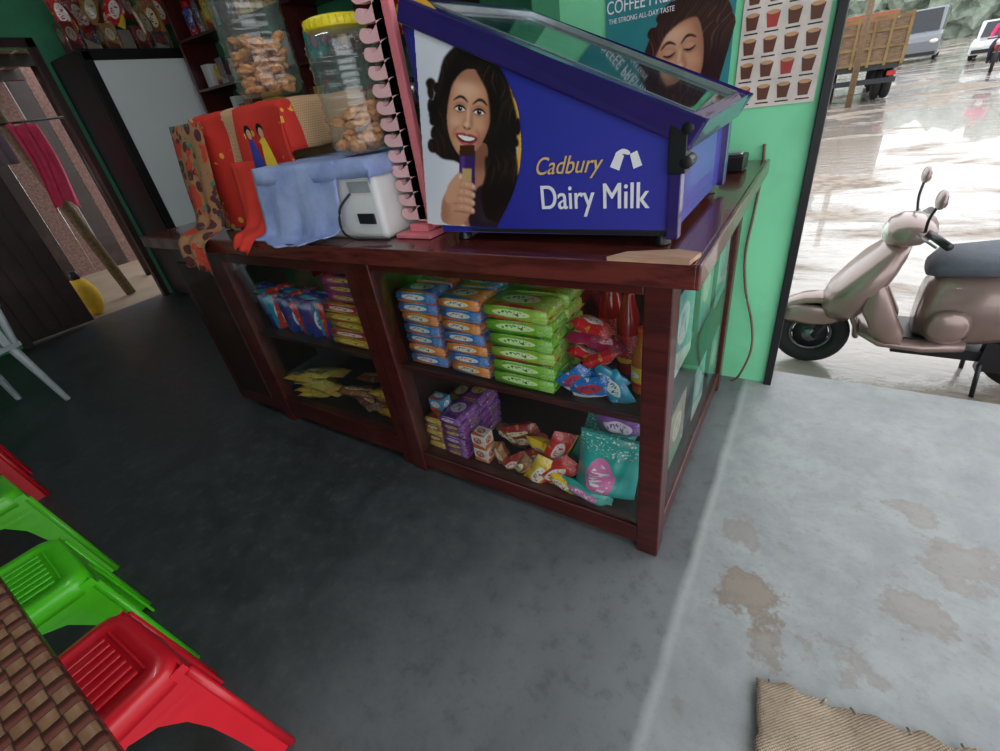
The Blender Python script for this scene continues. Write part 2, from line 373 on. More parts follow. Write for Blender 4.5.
# ------------------------------------------------------------------ counter
cn=empty('shop_counter')
b=MB()
for (x0,x1,y0,y1) in ((-.065,0,0,.065),(-1.0,-.935,0,.065),(-.065,0,.975,1.04),(-1.0,-.935,.975,1.04)): b.bb(x0,x1,y0,y1,0,.92,M_wood)
b.bb(-.935,-.065,.005,.05,.03,.10,M_wood); b.bb(-.935,-.065,.005,.05,.86,.92,M_wood)
b.bb(-.05,-.005,.065,.975,.03,.10,M_wood); b.bb(-.05,-.005,.065,.975,.86,.92,M_wood)
b.bb(-.935,-.065,.05,.975,.085,.10,M_woodd)
b.bb(-.935,-.05,.03,.55,.49,.505,M_woodd)
b.bb(-.935,-.065,1.0,1.02,.1,.86,M_woodd); b.bb(-.985,-.965,.065,.975,.03,.9,M_woodd)
b.bb(-.935,-.05,.018,.03,.488,.506,M_wood)
b.done('frame_right',cn,bevel=.004)
b=MB()
for (x0,x1) in ((-1.065,-1.003),(-1.90,-1.84)): b.bb(x0,x1,.01,.07,0,.92,M_wood)
b.bb(-1.84,-1.065,.015,.06,.04,.135,M_wood); b.bb(-1.84,-1.065,.015,.06,.84,.92,M_wood)
b.bb(-1.84,-1.065,.06,.5,.12,.135,M_woodd); b.bb(-1.84,-1.065,.03,.45,.49,.505,M_woodd)
b.bb(-1.9,-1.003,.5,.52,.05,.9,M_woodd)
b.bb(-2.3,-1.9,.012,.03,.04,.92,M_wood); b.bb(-2.3,-2.27,.012,.52,.04,.92,M_wood)
b.bb(-2.24,-1.96,.004,.012,.12,.82,M_woodd)
b.done('frame_left',cn,bevel=.004)
b=MB(); b.bb(-.99,.045,-.035,1.10,.92,.95,M_slab); b.bb(-2.36,-.99,-.03,.56,.92,.95,M_slab)
b.bb(-2.36,.05,-.045,-.033,.90,.952,M_slab); b.bb(.045,.057,-.045,1.10,.90,.952,M_slab)
b.done('countertop',cn,bevel=.004)
b=MB(); b.geom([(-.13,-.046,.953),(.035,-.048,.953),(.045,.005,.953),(.0,.02,.953),(-.10,-.008,.953),(-.13,-.046,.962),(.035,-.048,.962),(.045,.005,.962),(.0,.02,.962),(-.10,-.008,.962)],
  [(4,3,2,1,0),(5,6,7,8,9),(0,1,6,5),(1,2,7,6),(2,3,8,7),(3,4,9,8),(4,0,5,9)],M_ply); b.done('ply_strip',cn)
b=MB(); b.bb(-.935,-.065,.012,.016,.10,.86,M_glass); b.bb(-.014,-.010,.065,.975,.10,.86,M_glass); b.bb(-1.84,-1.065,.022,.026,.135,.84,M_glass); b.done('glass_panes',cn)
b=MB()
cols=[((96,160,156),(190,196,190),(205,210,205)),((90,130,120),(60,110,116),(200,190,170)),((170,180,176),(96,150,140),(70,120,128)),((150,120,100),(110,150,110),(210,205,190))]
for i,(y0,y1,z0,z1) in enumerate(((.12,.34,.56,.80),(.44,.62,.56,.78),(.72,.93,.52,.78),(.16,.34,.22,.42),(.48,.66,.18,.38),(.78,.93,.14,.36))):
    c=cols[i%4]; b.bb(-.021,-.019,y0,y1,z0,z1,wrapper(*c,rough=.5))
b.done('glass_reflection_cards',cn)  # coloured cards inside the side glass, painted stand-ins for its reflections

# ------------------------------------------------------------------ goods in the counter
W_blue=wrapper((40,120,200),(235,120,40),(240,240,240),(200,60,40))
W_orange=wrapper((240,140,40),(40,110,190),(245,235,215),(60,60,140))
W_green=wrapper((130,190,50),(70,140,30),(225,245,190),(50,110,30))
W_purple=wrapper((110,50,140),(180,60,150),(225,190,90),(90,30,110))
W_gold=wrapper((215,170,50),(150,40,40),(240,220,120),(140,50,30))
W_red=wrapper((205,40,50),(240,200,60),(240,235,230),(200,30,40))
W_teal=wrapper((40,165,160),(70,190,185),(225,120,180),(235,240,240))
W_dblue=wrapper((35,60,140),(180,40,60),(225,230,240),(40,50,120))
W_sky=wrapper((40,150,190),(60,60,140),(235,240,240),(30,90,140))
W_brown=wrapper((150,90,50),(210,160,80),(240,225,190),(110,50,30))
W_yel=wrapper((240,200,50),(200,40,50),(245,240,230),(200,50,40))
def slabs(name,x0,y0,z0,n,L,W,T,mats,rows=2,jit=.004):
    b=MB()
    for r in range(rows):
        for i in range(n):
            m=mats[(i*7+r)%len(mats)]; cx_=x0+random.uniform(-jit,jit); cy_=y0+W/2+r*(W+.004)+random.uniform(0,.006)
            M=TR((cx_,cy_,z0+T*(i+.5)),(0,0,random.uniform(-3,3)))
            rs=[]
            for k in range(9):
                e=1.0
                if k in(0,8): e=.45
                elif k in(1,7): e=.92
                xx=(-.5 if k==0 else .5 if k==8 else (k-4)/3*.485 if abs(k-4)==3 else (k-4)/8)*L
                rs.append([(xx,W/2*.97*(abs(math.cos(a))**.25)*math.copysign(1,math.cos(a))*(1 if e>.5 else .92),T/2*.98*e*(abs(math.sin(a))**.25)*math.copysign(1,math.sin(a))) for a in [2*math.pi*(q+.5)/16 for q in range(16)]])
            vs=[v for q in rs for v in q]; fs=[]
            for k in range(8):
                for a in range(16): bb_=(a+1)%16; fs.append((k*16+a,k*16+bb_,k*16+16+bb_,k*16+16+a))
            fs.append(tuple(range(15,-1,-1))); fs.append(tuple(8*16+a for a in range(16)))
            uv=[(v[0]/L+.5, (v[2]/T+.5) if abs(v[1])>W*.44 else v[1]/W+.5) for v in vs]
            b.geom(vs,fs,m,M,uv,True)
            for sgn in (-1,1): b.box((sgn*(L/2+.003),0,-.002),(.010,W*.88,.002),m,M)
    return b.done(name,merge=False)
slabs('biscuit_pack_stack',-.818,.05,.506,7,.160,.10,.039,[W_blue,W_orange,W_blue],2)
slabs('biscuit_pack_stack',-.637,.04,.506,7,.152,.10,.039,[W_orange,W_blue],2)
slabs('biscuit_pack_stack',-.430,.035,.506,6,.21,.11,.045,[W_green,W_green,wrapper((150,200,60),(200,60,60),(235,245,200),(60,120,40))],2)
def pile(name,items,mats):
    b=MB()
    for i,(x_,y_,z_,L,W,T,rx,ry,rz) in enumerate(items):
        b.pillow(L,W,T,mats[i%len(mats)],TR((x_,y_,z_),(rx,ry,rz)),p=3.2,crimp=.06,wr=.5)
    return b.done(name,merge=False)
pile('snack_pouch_pile',[(-.265,.14,.60,.12,.10,.04,70,20,10),(-.22,.16,.63,.12,.09,.04,80,10,-20),(-.215,.12,.61,.11,.09,.04,60,-15,30),(-.265,.14,.66,.12,.09,.04,70,-8,0),(-.25,.15,.69,.12,.09,.04,75,18,0)],[W_red,wrapper((170,30,80),(60,90,170),(240,220,230),(150,20,60))])
pile('candy_pouch_pile',[(-.27,.07,.54,.12,.07,.03,20,10,0),(-.22,.065,.545,.13,.08,.03,15,-15,8),(-.16,.075,.55,.11,.09,.03,10,60,0),(-.23,.10,.56,.12,.09,.03,40,5,-14),(-.17,.08,.58,.10,.06,.03,30,30,10),(-.27,.06,.57,.10,.06,.03,20,-40,10)],[W_sky,wrapper((30,110,190),(240,240,240),(200,60,60),(20,60,140))])
def bottle(name,x_,y_,z_,h,r,liq,cap,lab):
    b=MB(); b.lathe([(r*.85,0),(r,.01),(r,h*.55),(r*.9,h*.62),(r*.45,h*.82),(r*.4,h*.9)],liq,(x_,y_,z_)); b.lathe([(r*1.03,h*.15),(r*1.03,h*.45)],lab,(x_,y_,z_),cap=False)
    b.lathe([(r*.5,h*.88),(r*.5,h),(r*.3,h*1.01)],cap,(x_,y_,z_)); return b.done(name)
M_rl=P('red_liquid',(170,30,30),.15,coat=.6); M_ol=P('orange_liquid',(210,120,40),.15,coat=.6); M_rc=P('red_cap',(190,20,30),.4); M_oc=P('orange_cap',(230,90,30),.4)
bottle('sauce_bottle',-.105,.15,.506,.20,.030,M_ol,M_oc,W_yel); bottle('sauce_bottle',-.175,.24,.506,.30,.034,M_rl,M_rc,W_red); bottle('sauce_bottle',-.10,.27,.506,.30,.034,M_rl,M_oc,W_red)
bottle('sauce_bottle',-.26,.33,.506,.31,.036,M_rl,M_rc,W_red)
# lower right
slabs('cookie_pack_stack',-.888,.05,.101,5,.08,.13,.03,[W_gold,W_brown],2)
slabs('cream_biscuit_stack',-.785,.04,.101,6,.10,.13,.031,[W_purple,W_purple,wrapper((140,60,160),(90,30,120),(235,220,240),(90,30,120))],2)
b=MB(); b.box((-.885,.12,.285),(.07,.05,.06),wrapper((60,150,200),(220,60,50),(245,245,245)),TR((0,0,0))); b.done('tea_carton',bevel=.002)
b=MB(); cW=wrapper((235,225,215),(220,110,60),(190,70,50),(240,240,240)); b.box((-.675,.085,.133),(.062,.055,.062),cW); b.box((-.678,.088,.196),(.06,.055,.06),cW); b.done('small_carton_stack',bevel=.0015)
pile('roll_pack_pile',[(-.605,.10,.13,.12,.05,.05,10,70,0),(-.54,.09,.13,.13,.05,.05,0,-35,10),(-.54,.14,.24,.14,.055,.045,20,-10,20),(-.50,.08,.135,.12,.06,.05,0,-50,-10),(-.47,.13,.15,.14,.06,.05,10,-25,10),(-.52,.16,.19,.14,.06,.05,10,-20,0),(-.60,.17,.17,.14,.06,.05,10,25,0)],[W_brown,W_red,wrapper((150,30,44),(220,190,90),(235,220,190),(110,20,30))])
pile('chips_pouch_pile',[(-.42,.07,.145,.15,.09,.05,15,-60,0),(-.36,.08,.16,.16,.09,.05,10,-40,10),(-.43,.13,.20,.15,.09,.05,30,10,0),(-.37,.12,.23,.14,.09,.05,20,-65,15),(-.33,.06,.13,.13,.06,.04,10,15,0),(-.45,.17,.16,.15,.09,.05,30,50,0)],[W_yel,W_red])
b=MB(); b.pillow(.27,.20,.10,W_teal,TR((-.185,.09,.235),(8,-82,0)),p=3,wr=.7,nu=20,nv=12); b.pillow(.22,.17,.09,W_teal,TR((-.235,.17,.24),(-4,-70,12)),p=3,wr=.7); b.pillow(.15,.10,.06,wrapper((150,80,180),(60,160,170),(240,230,240)),TR((-.16,.14,.38),(14,0,8)),p=3,wr=.5); b.pillow(.18,.06,.04,W_teal,TR((-.25,.055,.125),(0,12,0)),p=3,wr=.5)
b.done('detergent_pouch_pile',merge=False)
# left section
b=MB()
for i in range(15):
    b.pillow(.16,.11,.028,[W_dblue,W_dblue,W_sky,W_red,W_dblue][i%5],TR((-1.80+i*.031,.13+random.uniform(-.02,.02),.585),(random.uniform(-14,-4),-90+random.uniform(-8,8),76+random.uniform(-8,8))),p=4)
for i in range(11): b.pillow(.14,.07,.028,[W_dblue,W_sky,W_dblue,W_red][i%4],TR((-1.78+i*.04,.11,.685+random.uniform(0,.02)),(70+random.uniform(-12,12),random.uniform(-12,12),random.uniform(-35,35))),p=4)
b.done('wafer_pack_row',merge=False)
slabs('gold_biscuit_stack',-1.215,.06,.506,5,.24,.10,.036,[W_gold,W_red,W_gold],2)
slabs('purple_biscuit_stack',-1.20,.08,.69,3,.22,.10,.034,[W_purple],2)
it=[]
for i in range(11): it.append((-1.76+random.random()*.26,.09+random.random()*.10,.150+.011*i,.2,.09,.032,82+random.uniform(-4,4),random.uniform(-5,5),random.uniform(-22,22)))
pile('biscuit_pouch_pile',it,[W_gold,wrapper((220,200,90),(120,90,30),(245,235,170),(110,70,20)),wrapper((226,180,60),(150,90,30),(250,230,150),(130,60,20))])
it=[]
for i in range(12): it.append((-1.36+random.random()*.25,.09+random.random()*.12,.152+.010*i,.17,.09,.036,78+random.uniform(-8,8),random.uniform(-10,10),random.uniform(-30,30)))
pile('namkeen_pouch_pile',it,[W_brown,W_gold,wrapper((110,60,50),(200,150,60),(240,210,150),(90,30,30))])

# ------------------------------------------------------------------ chocolate display case
dc=empty('chocolate_display_case'); X0,X1=-.645,-.035; Y0,Y1=.06,.61; ZB=.975
def zt(x): return 1.495+(x-X0)/(X1-X0)*(1.21-1.495)
g=G('printed_side_panel'); p=g.geo()
x,y,z=g.sep(p); f=g.ramp(x,-.6,-.04)
M_print=g.pbr(g.mix(f,lin((42,46,152)),lin((60,60,164))),.26,0,None,.4)
b=MB()
zf=lambda x:zt(x)-.05
def side(y,mat,th):
    b.poly([(X0,y,ZB),(X1,y,ZB),(X1,y,zf(X1)),(X0,y,zf(X0))],mat,th=th)
side(Y0,M_print,.012); side(Y1-.012,M_purple,.012)
b.bb(X0,X0+.012,Y0,Y1,ZB,zf(X0),M_purple); b.bb(X0,X1,Y0,Y1,ZB,ZB+.012,M_dark)
b.bb(X1-.008,X1+.004,Y0,Y1,ZB,zf(X1),M_print)
b.done('case_body',dc,bevel=.002)
b=MB()
ang=math.atan2(zt(X1)-zt(X0),X1-X0); Llid=math.hypot(X1-X0,zt(X1)-zt(X0))+.05
ML=Matrix.Translation((X0-.01,0,zt(X0)-.05+.003))@Matrix.Rotation(-ang,4,'Y')
fr=.035
b.bb(0,Llid,Y0-.012,Y0+fr,0,.05,M_purple,ML); b.bb(0,Llid,Y1-fr,Y1+.012,0,.05,M_purple,ML)
b.bb(0,.05,Y0,Y1,0,.05,M_purple,ML); b.bb(Llid-.035,Llid,Y0-.012,Y1+.012,-.005,.05,M_purple,ML)
b.done('lid_frame',dc,bevel=.006,seg=3)
b=MB(); b.bb(.045,Llid-.03,Y0+.03,Y1-.03,.038,.042,M_glassd,ML); b.done('lid_glass',dc)
M_steel=P('lid_trim_steel',(190,195,200),.25,.8)
b=MB(); 
for yy in (Y0+.034,Y1-.038): b.bb(.045,Llid-.03,yy,yy+.008,.040,.052,M_steel,ML)
b.bb(.045,.055,Y0+.034,Y1-.03,.040,.052,M_steel,ML)
b.done('lid_trim',dc)
b=MB(); b.bb(X1-.004,X1+.03,Y0-.014,Y0+.03,1.10,1.195,M_black); b.bb(X1-.002,X1+.022,Y0-.008,Y0+.02,.97,1.10,M_purple); b.cyl((X1+.03,Y0-.016,1.12),(X1+.03,Y0+.03,1.12),.012,M_black); b.cyl((X1+.03,Y0-.016,1.18),(X1+.03,Y0+.03,1.18),.012,M_black)
b.bb(X1+.002,X1+.02,Y1-.03,Y1+.01,.97,1.18,M_purple)
for xx in (X0+.05,X1-.02):
    for yy in (Y0+.03,Y1-.03): b.lathe([(.022,0),(.018,.01),(.016,.026)],M_black,(xx,yy,.951),n=14)
b.done('corner_posts_and_feet',dc,bevel=.002)
b=MB()
for k in range(3):
    for i in range(9):
        b.box((-.58+i*.06,.14+k*.14,ZB+.10+(8-i)*.012),(.045,.12,.02),[wrapper((70,40,140),(60,30,110),(230,200,90)),W_gold,W_red,W_sky][(i+k)%4],TR((0,0,0)))
for k in range(3): b.geom([(X0+.02,.08+k*.14,ZB+.19),(X1-.02,.08+k*.14,ZB+.085),(X1-.02,.205+k*.14,ZB+.085),(X0+.02,.205+k*.14,ZB+.19)],[(0,1,2,3)],M_white)
b.done('chocolate_bars',dc,bevel=.002)
# ---- printed portrait on the panel
f1=lambda a,c:(-.508+.0026*a-.0005*c,1.238-.0004*a-.0021*c)
pa=Paint(-62,64,-114,126,.5)
arc=[(-42,-104),(-12,-80),(14,-66),(34,-46),(50,-18),(57,12),(58,42),(52,74),(38,112)]
arc2=[(-50,-100),(-14,-76),(10,-61),(30,-42),(46,-15),(53,12),(54,42),(48,74),(33,112)]
R1=pa.poly([(-58,-112)]+cr(arc,5,False)+[(-40,124),(-49,124)],.0,False); pa.al=R1
pa.put(np.ones(pa.A.shape),(226,176,60)); pa.put(pa.poly([(-90,-112),(-57,-104)]+cr(arc2,5,False)+[(-48,126),(-90,126)],.5,False),(228,230,238))
pa.put(pa.ell(-50,20,26,90,14),(190,196,214),.5)
cu=[]; 
H1=pa.poly([(-30,-40),(-24,-56),(-8,-68),(10,-69),(26,-60),(38,-44),(45,-24),(52,-2),(53,24),(56,44),(57,70),(50,92),(40,106),(20,98),(12,60),(-10,44),(-28,42),(-42,30),(-35,14),(-43,-2),(-36,-22)],.8)
rs_=random.Random(3)
for k in range(34):
    t=rs_.random()
    if t<.6: cx_,cy_=48+rs_.uniform(-4,6),-30+rs_.random()*125
    else: cx_,cy_=-36+rs_.uniform(-5,4),-35+rs_.random()*75
    H1=np.maximum(H1,pa.ell(cx_,cy_,rs_.uniform(3,6),rs_.uniform(4,8),.7,rs_.uniform(-40,40)))
pa.hair(H1,(30,18,20),(104,72,62),.55,7,1,.55)
NK=pa.poly([(2,28),(22,22),(24,50),(34,66),(46,82),(50,112),(-6,114),(-2,70),(4,52)],.6); pa.put(NK,(176,120,94)); pa.put(pa.poly([(0,28),(26,20),(26,46),(8,48)],4),(120,74,58),.7,NK); pa.put(pa.ell(22,78,8,10,5),(206,150,122),.5,NK)
pa.put(pa.poly([(18,66),(34,74),(48,86),(52,118),(8,118),(8,84)],.8),(44,28,42)); pa.put(pa.ell(24,96,5,14,4),(80,56,76),.5)
H2=pa.poly([(22,34),(34,46),(52,60),(54,84),(44,100),(26,102),(18,76),(22,56)],1.); pa.hair(H2,(28,16,18),(96,66,56),.55,7,2,.5)
pa.face(1,-2,.98,6)
H3=pa.poly([(-25,-24),(-24,-44),(-10,-60),(8,-58),(3,-50),(-7,-43),(-16,-32),(-21,-14),(-24,4),(-29,14),(-33,-4)],.8); pa.hair(H3,(28,16,18),(110,78,66),.5,5,3,.5)
H4=pa.poly([(2,-57),(18,-54),(32,-36),(33,-6),(27,16),(24,-10),(20,-28),(11,-42)],.8); pa.hair(H4,(28,16,18),(104,72,60),.5,5,4,.5)
# chocolate bar in hand
pa.put(pa.poly([(-8,32),(10,30),(11,84),(-7,86)],.3,False),(60,34,104)); pa.put(pa.poly([(-6,34),(-2,34),(-1,84),(-5,84)],1,False),(110,84,160),.6); pa.put(pa.poly([(-7,26),(9,24),(10,35),(-7,37)],.3,False),(66,36,26)); pa.put(pa.poly([(-4,50),(7,49),(7,64),(-4,65)],.5,False),(214,180,110),.9)
HD=pa.poly([(-30,100),(-26,84),(-16,72),(-2,74),(6,80),(8,96),(2,108),(-6,118),(-28,118)],.6); pa.put(HD,(202,148,118)); pa.put(pa.ell(-26,104,6,18,4),(150,98,76),.6,HD); pa.put(pa.ell(-8,92,8,10,5),(226,176,146),.5,HD)
for i in range(4):
    yy=66+i*9.2
    FG=pa.poly([(-16,yy+2),(-6,yy-3),(6,yy-2),(11.5,yy+1.5),(10.5,yy+6.5),(4,yy+7.5),(-6,yy+7.5),(-16,yy+9)],.5)
    pa.put(FG,(208,154,124)); pa.put(pa.line([(-15,yy+8.5),(-4,yy+7.4),(10,yy+7)],1.3,.9),(128,78,60),.75,FG); pa.put(pa.ell(0,yy+1,8,1.6,1.2),(236,190,162),.7,FG); pa.put(pa.ell(9,yy+2.6,1.7,2,.4),(238,200,184),.8); pa.put(pa.line([(-2,yy-1),(-1.4,yy+5)],.4,.5),(150,98,76),.5,FG)
TH=pa.poly([(-24,92),(-22,74),(-13,60),(-7,55),(-3,60),(-7,72),(-12,88)],.5); pa.put(TH,(212,158,128)); pa.put(pa.line([(-9,86),(-5,72),(-3,62)],1.4,1),(140,88,68),.7,TH); pa.put(pa.ell(-6.4,59.5,2,3,.4,20),(240,204,188),.8)
pa.mesh('panel_artwork',f1,Y0-.0012,dc,M_photo)
def FM(name,rgb,rough=.35): return P(name,rgb,rough,var=.03,vs=20,coat=.2)
SK=FM('print_skin',(214,158,128)); SKs=FM('print_skin_shade',(184,124,98)); HR=FM('print_hair',(30,18,22)); BK=FM('print_black',(26,18,20))
class Art:
    def __init__(s,fn,y): s.b=MB(); s.fn=fn; s.y=y; s.k=0
    def shape(s,pts,mat,smooth=True,n=5):
        s.k+=1; q=cr(pts,n) if smooth else pts; yy=s.y-.00022*s.k
        s.b.poly([(s.fn(a,c)[0],yy,s.fn(a,c)[1]) for a,c in q],mat)
    def ell(s,cx_,cy_,rx,ry,mat,n=20):
        s.shape([(cx_+rx*math.cos(2*math.pi*i/n),cy_+ry*math.sin(2*math.pi*i/n)) for i in range(n)],mat,False)
M_txtw=FM('print_text_white',(236,236,242)); M_txtg=FM('print_text_gold',(226,190,110))
text('panel_script_text','Cadbury',(-.262,Y0-.0015,1.110),.052,M_txtg,dc,(90,0,0),.40,sx=.88)
text('panel_name_text','Dairy Milk',(-.205,Y0-.0015,1.034),.076,M_txtw,dc,(90,0,0),0,sx=.80)
text('panel_name_text_weight','Dairy Milk',(-.2035,Y0-.0019,1.034),.076,M_txtw,dc,(90,0,0),0,sx=.80)
A2=Art(lambda a,c:(a,c),Y0-.001)
A2.shape([(-.160,1.118),(-.146,1.146),(-.130,1.138),(-.140,1.110)],M_txtw,False); A2.shape([(-.118,1.140),(-.103,1.146),(-.092,1.118),(-.110,1.112)],M_txtw,False)
A2.shape([(-.148,1.143),(-.132,1.151),(-.118,1.145),(-.120,1.139),(-.132,1.141),(-.142,1.134)],M_txtw)
A2.b.done('panel_milk_glasses',dc,merge=False)
b=MB(); k=X1+.0048
b.geom([(k,.14,ZB+.03),(k,.5,ZB+.03),(k,.5,1.13),(k,.14,1.13)],[(0,1,2,3)],wrapper((90,70,190),(60,50,160),(235,225,235),(180,60,90),.3)); b.done('front_sticker',dc)

# ------------------------------------------------------------------ pink hanging rack
M_pink=P('pink_plastic',(232,128,138),.4,var=.06)
rk=empty('pink_sachet_rack',( 0,0,0)); b=MB()
b.bb(-.835,-.70,.06,.18,.951,.964,M_pink); b.bb(-.80,-.73,.09,.15,.964,.985,M_pink)
b.done('rack_base',rk,bevel=.003)
b=MB(); b.bb(-.752,-.722,.115,.135,.97,1.74,M_pink); b.done('rack_post',rk,bevel=.004)
M_pink2=P('pale_pink_plastic',(236,186,190),.4,var=.06)
nT=18; pitch=.040; b=MB()
for i in range(nT):
    z0=.995+i*pitch
    lobe=cr([(-.748,z0),(-.79,z0-.002),(-.826,z0+.000),(-.842,z0+.014),(-.832,z0+.030),(-.814,z0+.029),(-.814,z0+.020),(-.800,z0+.018),(-.785,z0+.026),(-.765,z0+pitch-.003),(-.748,z0+pitch)],3,False)
    b.poly([(a_,.112,c_) for a_,c_ in lobe],M_pink2,th=.022)
b.bb(-.775,-.748,.112,.134,.99,.995+nT*pitch,M_pink2)
b.done('rack_hooks',rk)

# ------------------------------------------------------------------ jars
M_jar=glass('jar_plastic',(.95,.97,.97),.06,.6,.05)
M_cookie=P('cookie_brown',(206,142,88),.8,var=.35,vs=60,bump=.6,bs=80); M_ylid=P('yellow_lid',(225,205,40),.4)
def jar(name,x_,y_,z_,r,h,lid,fill,lr=.85):
    e=empty(name,(x_,y_,z_)); b=MB(); prof=[(r*.80,0),(r*.92,.01)]
    n=8
    for i in range(n):
        t=i/(n-1); zz=.03+t*(h*.78-.03); prof+=[(r*(.97),zz-.008),(r*1.02,zz),(r*.97,zz+.008)]
    prof+=[(r,h*.82),(r*.85,h*.89),(r*.74,h*.93)]
    b.lathe(prof,M_jar,n=28,cap=True); b.done('jar_body',e)
    b=MB(); pr=[(r*lr*.98,h*.92),(r*lr,h*.925),(r*lr,h*.99),(r*lr*.9,h),(r*.2,h)]
    b.lathe(pr,lid,n=28)
    for k in range(28):
        a=2*math.pi*k/28; b.box((r*lr*math.cos(a),r*lr*math.sin(a),h*.957),(.004,.004,h*.05),lid)
    b.done('jar_lid',e)
    b=MB()
    for i in range(int(80*fill/.3)):
        a=random.random()*6.28; q=r*.70*math.sqrt(random.random()); zz=.015+random.random()*h*fill
        b.ell((0,0,0),(.026,.026,.009),M_cookie,TR((q*math.cos(a),q*math.sin(a),zz),(random.uniform(-40,40),random.uniform(-40,40),0)),n=10,m=5)
    b.done('jar_cookies',e)
    return e
jar('cookie_jar',-.945,.14,1.188,.097,.322,M_ylid,.30)
jar('snack_jar',-1.53,.30,1.388,.115,.46,M_rc,.34)

# ------------------------------------------------------------------ draped cloths
def drape(name,x0,x1,y0,y1,zt_,ol,orr,of,ob,mat,parent,res=.018,amp=.012,fr_=22,zmin=.955):
    b=MB(); us=[];u=-ol
    while u<(x1-x0)+orr+1e-6: us.append(u); u+=res
    vs_=[];v=-of
    while v<(y1-y0)+ob+1e-6: vs_.append(v); v+=res
    V=[];UV=[];w=x1-x0;d=y1-y0
    for a in us:
        for c in vs_:
            eu=max(0,-a,a-w); ev=max(0,-c,c-d)
            e=max(eu,ev)+.25*min(eu,ev); zz=zt_-e
            x_=x0+min(max(a,0),w); y_=y0+min(max(c,0),d); fl=.006+.07*e*.5
            wv=amp*min(1,e*12)*math.sin(fr_*(c if eu>ev else a)+3*e)
            if eu>0: x_+=(-1 if a<0 else 1)*(fl+ (wv if eu>=ev else 0))
            if ev>0: y_+=(-1 if c<0 else 1)*(fl+ (wv if ev>eu else 0))
            zz+=.006*noise.noise(Vector((a*12,c*12,1)))
            V.append((x_,y_,max(zz+.005,zmin))); UV.append(((a+ol)/(w+ol+orr),(c+of)/(d+of+ob)))
    m=len(vs_); F=[(i*m+j,(i+1)*m+j,(i+1)*m+j+1,i*m+j+1) for i in range(len(us)-1) for j in range(m-1)]
    b.geom(V,F,mat,None,UV,True); return b.done(name,parent,solid=.003)
g=G('patterned_red_cloth'); u=g.uv(); U,V,_=g.sep(u); o=g.obj()
br_=g.n('TexBrick',{'Vector':g.n('Mapping',{'Vector':u,'Scale':(34,50,1)}).outputs[0],'Scale':1.0,'Color1':(*lin((178,112,74)),1),'Color2':(*lin((158,92,58)),1),'Mortar':(*lin((226,190,150)),1),'Mortar Size':.06}).outputs[0]
vo=g.n('TexVoronoi',{'Vector':o,'Scale':26.0}); dots=g.math('LESS_THAN',vo.outputs['Distance'],.32)
red=g.mix(g.math('MULTIPLY',dots,g.math('GREATER_THAN',g.noise(o,7),.56)),lin((206,48,36)),lin((235,170,60)))
tan=g.mix(g.math('MULTIPLY',g.math('GREATER_THAN',g.noise(o,18),.50),.85),br_,lin((84,40,38)))
tan=g.mix(g.math('MULTIPLY',g.math('LESS_THAN',vo.outputs['Distance'],.2),.6),tan,lin((60,110,60)))
band=g.math('GREATER_THAN',V,.52); lf=g.math('LESS_THAN',U,.30)
mid_=g.math('MULTIPLY',g.math('GREATER_THAN',g.math('ADD',U,g.math('MULTIPLY',V,-.25)),.38),g.math('LESS_THAN',g.math('ADD',U,g.math('MULTIPLY',V,-.25)),.46))
f=g.math('MAXIMUM',g.math('MULTIPLY',band,g.math('GREATER_THAN',U,.4)),mid_)
colr=g.mix(f,red,br_); colr=g.mix(lf,colr,tan)
M_cloth=g.pbr(colr,.85,0,g.bump(g.noise(o,150),.3,.003))
g=G('tan_cloth_dark'); o=g.obj(); vo=g.n('TexVoronoi',{'Vector':o,'Scale':20.0}); d_=g.math('LESS_THAN',g.math('ADD',vo.outputs['Distance'],g.math('MULTIPLY',g.noise(o,40),.3)),.6)
c=g.mix(d_,lin((158,112,76)),lin((80,38,40))); c=g.mix(g.math('GREATER_THAN',g.noise(o,16),.56),c,lin((180,60,40))); c=g.mix(g.math('GREATER_THAN',g.noise(o,23),.62),c,lin((70,120,90)))
M_cloth2=g.pbr(c,.85,0,g.bump(g.noise(o,150),.3,.003))
cb=empty('cloth_covered_box'); b=MB(); b.bb(-1.85,-1.40,.15,.50,.951,1.355,P('cardboard',(150,115,80),.8)); b.done('carton',cb,bevel=.004)
drape('patterned_cloth',-1.86,-1.30,.14,.51,1.36,.26,.16,.42,.1,M_cloth,cb,amp=.016)
def flap(name,x0,x1,path,mat,amp=.010,taper=0.):
    b=MB(); V=[];UV=[];n=16; path=cr(path,4,False)
    for j,(yy,zz) in enumerate(path):
        t=j/(len(path)-1)
        for i in range(n+1):
            s_=i/n; xm=(x0+x1)/2; hw=(x1-x0)/2*(1-taper*t); V.append((xm+(s_*2-1)*hw,yy-.004+amp*min(1,t*2)*math.sin(s_*14+t*3),zz+.012*t*math.sin(s_*5))); UV.append((s_,t))
    F=[(j*(n+1)+i,j*(n+1)+i+1,(j+1)*(n+1)+i+1,(j+1)*(n+1)+i) for j in range(len(path)-1) for i in range(n)]
    b.geom(V,F,mat,None,UV,True); return b.done(name,cb,solid=.003)
flap('cloth_hanging_corner',-1.95,-1.72,[(.10,1.345),(.06,1.15),(.03,1.0),(-.03,.972),(-.07,.94),(-.078,.84)],M_cloth2,.012,.15)
flap('cloth_front_tip',-1.62,-1.34,[(.09,1.2),(.06,1.08),(.02,.99),(-.04,.97),(-.07,.93)],P('red_cloth',(206,50,34),.85),.010,.75)
dl=Art(lambda a,c:(a,c),.078)
BL=P('doll_blue',(50,60,150),.8); YE=P('doll_yellow',(230,190,50),.8)
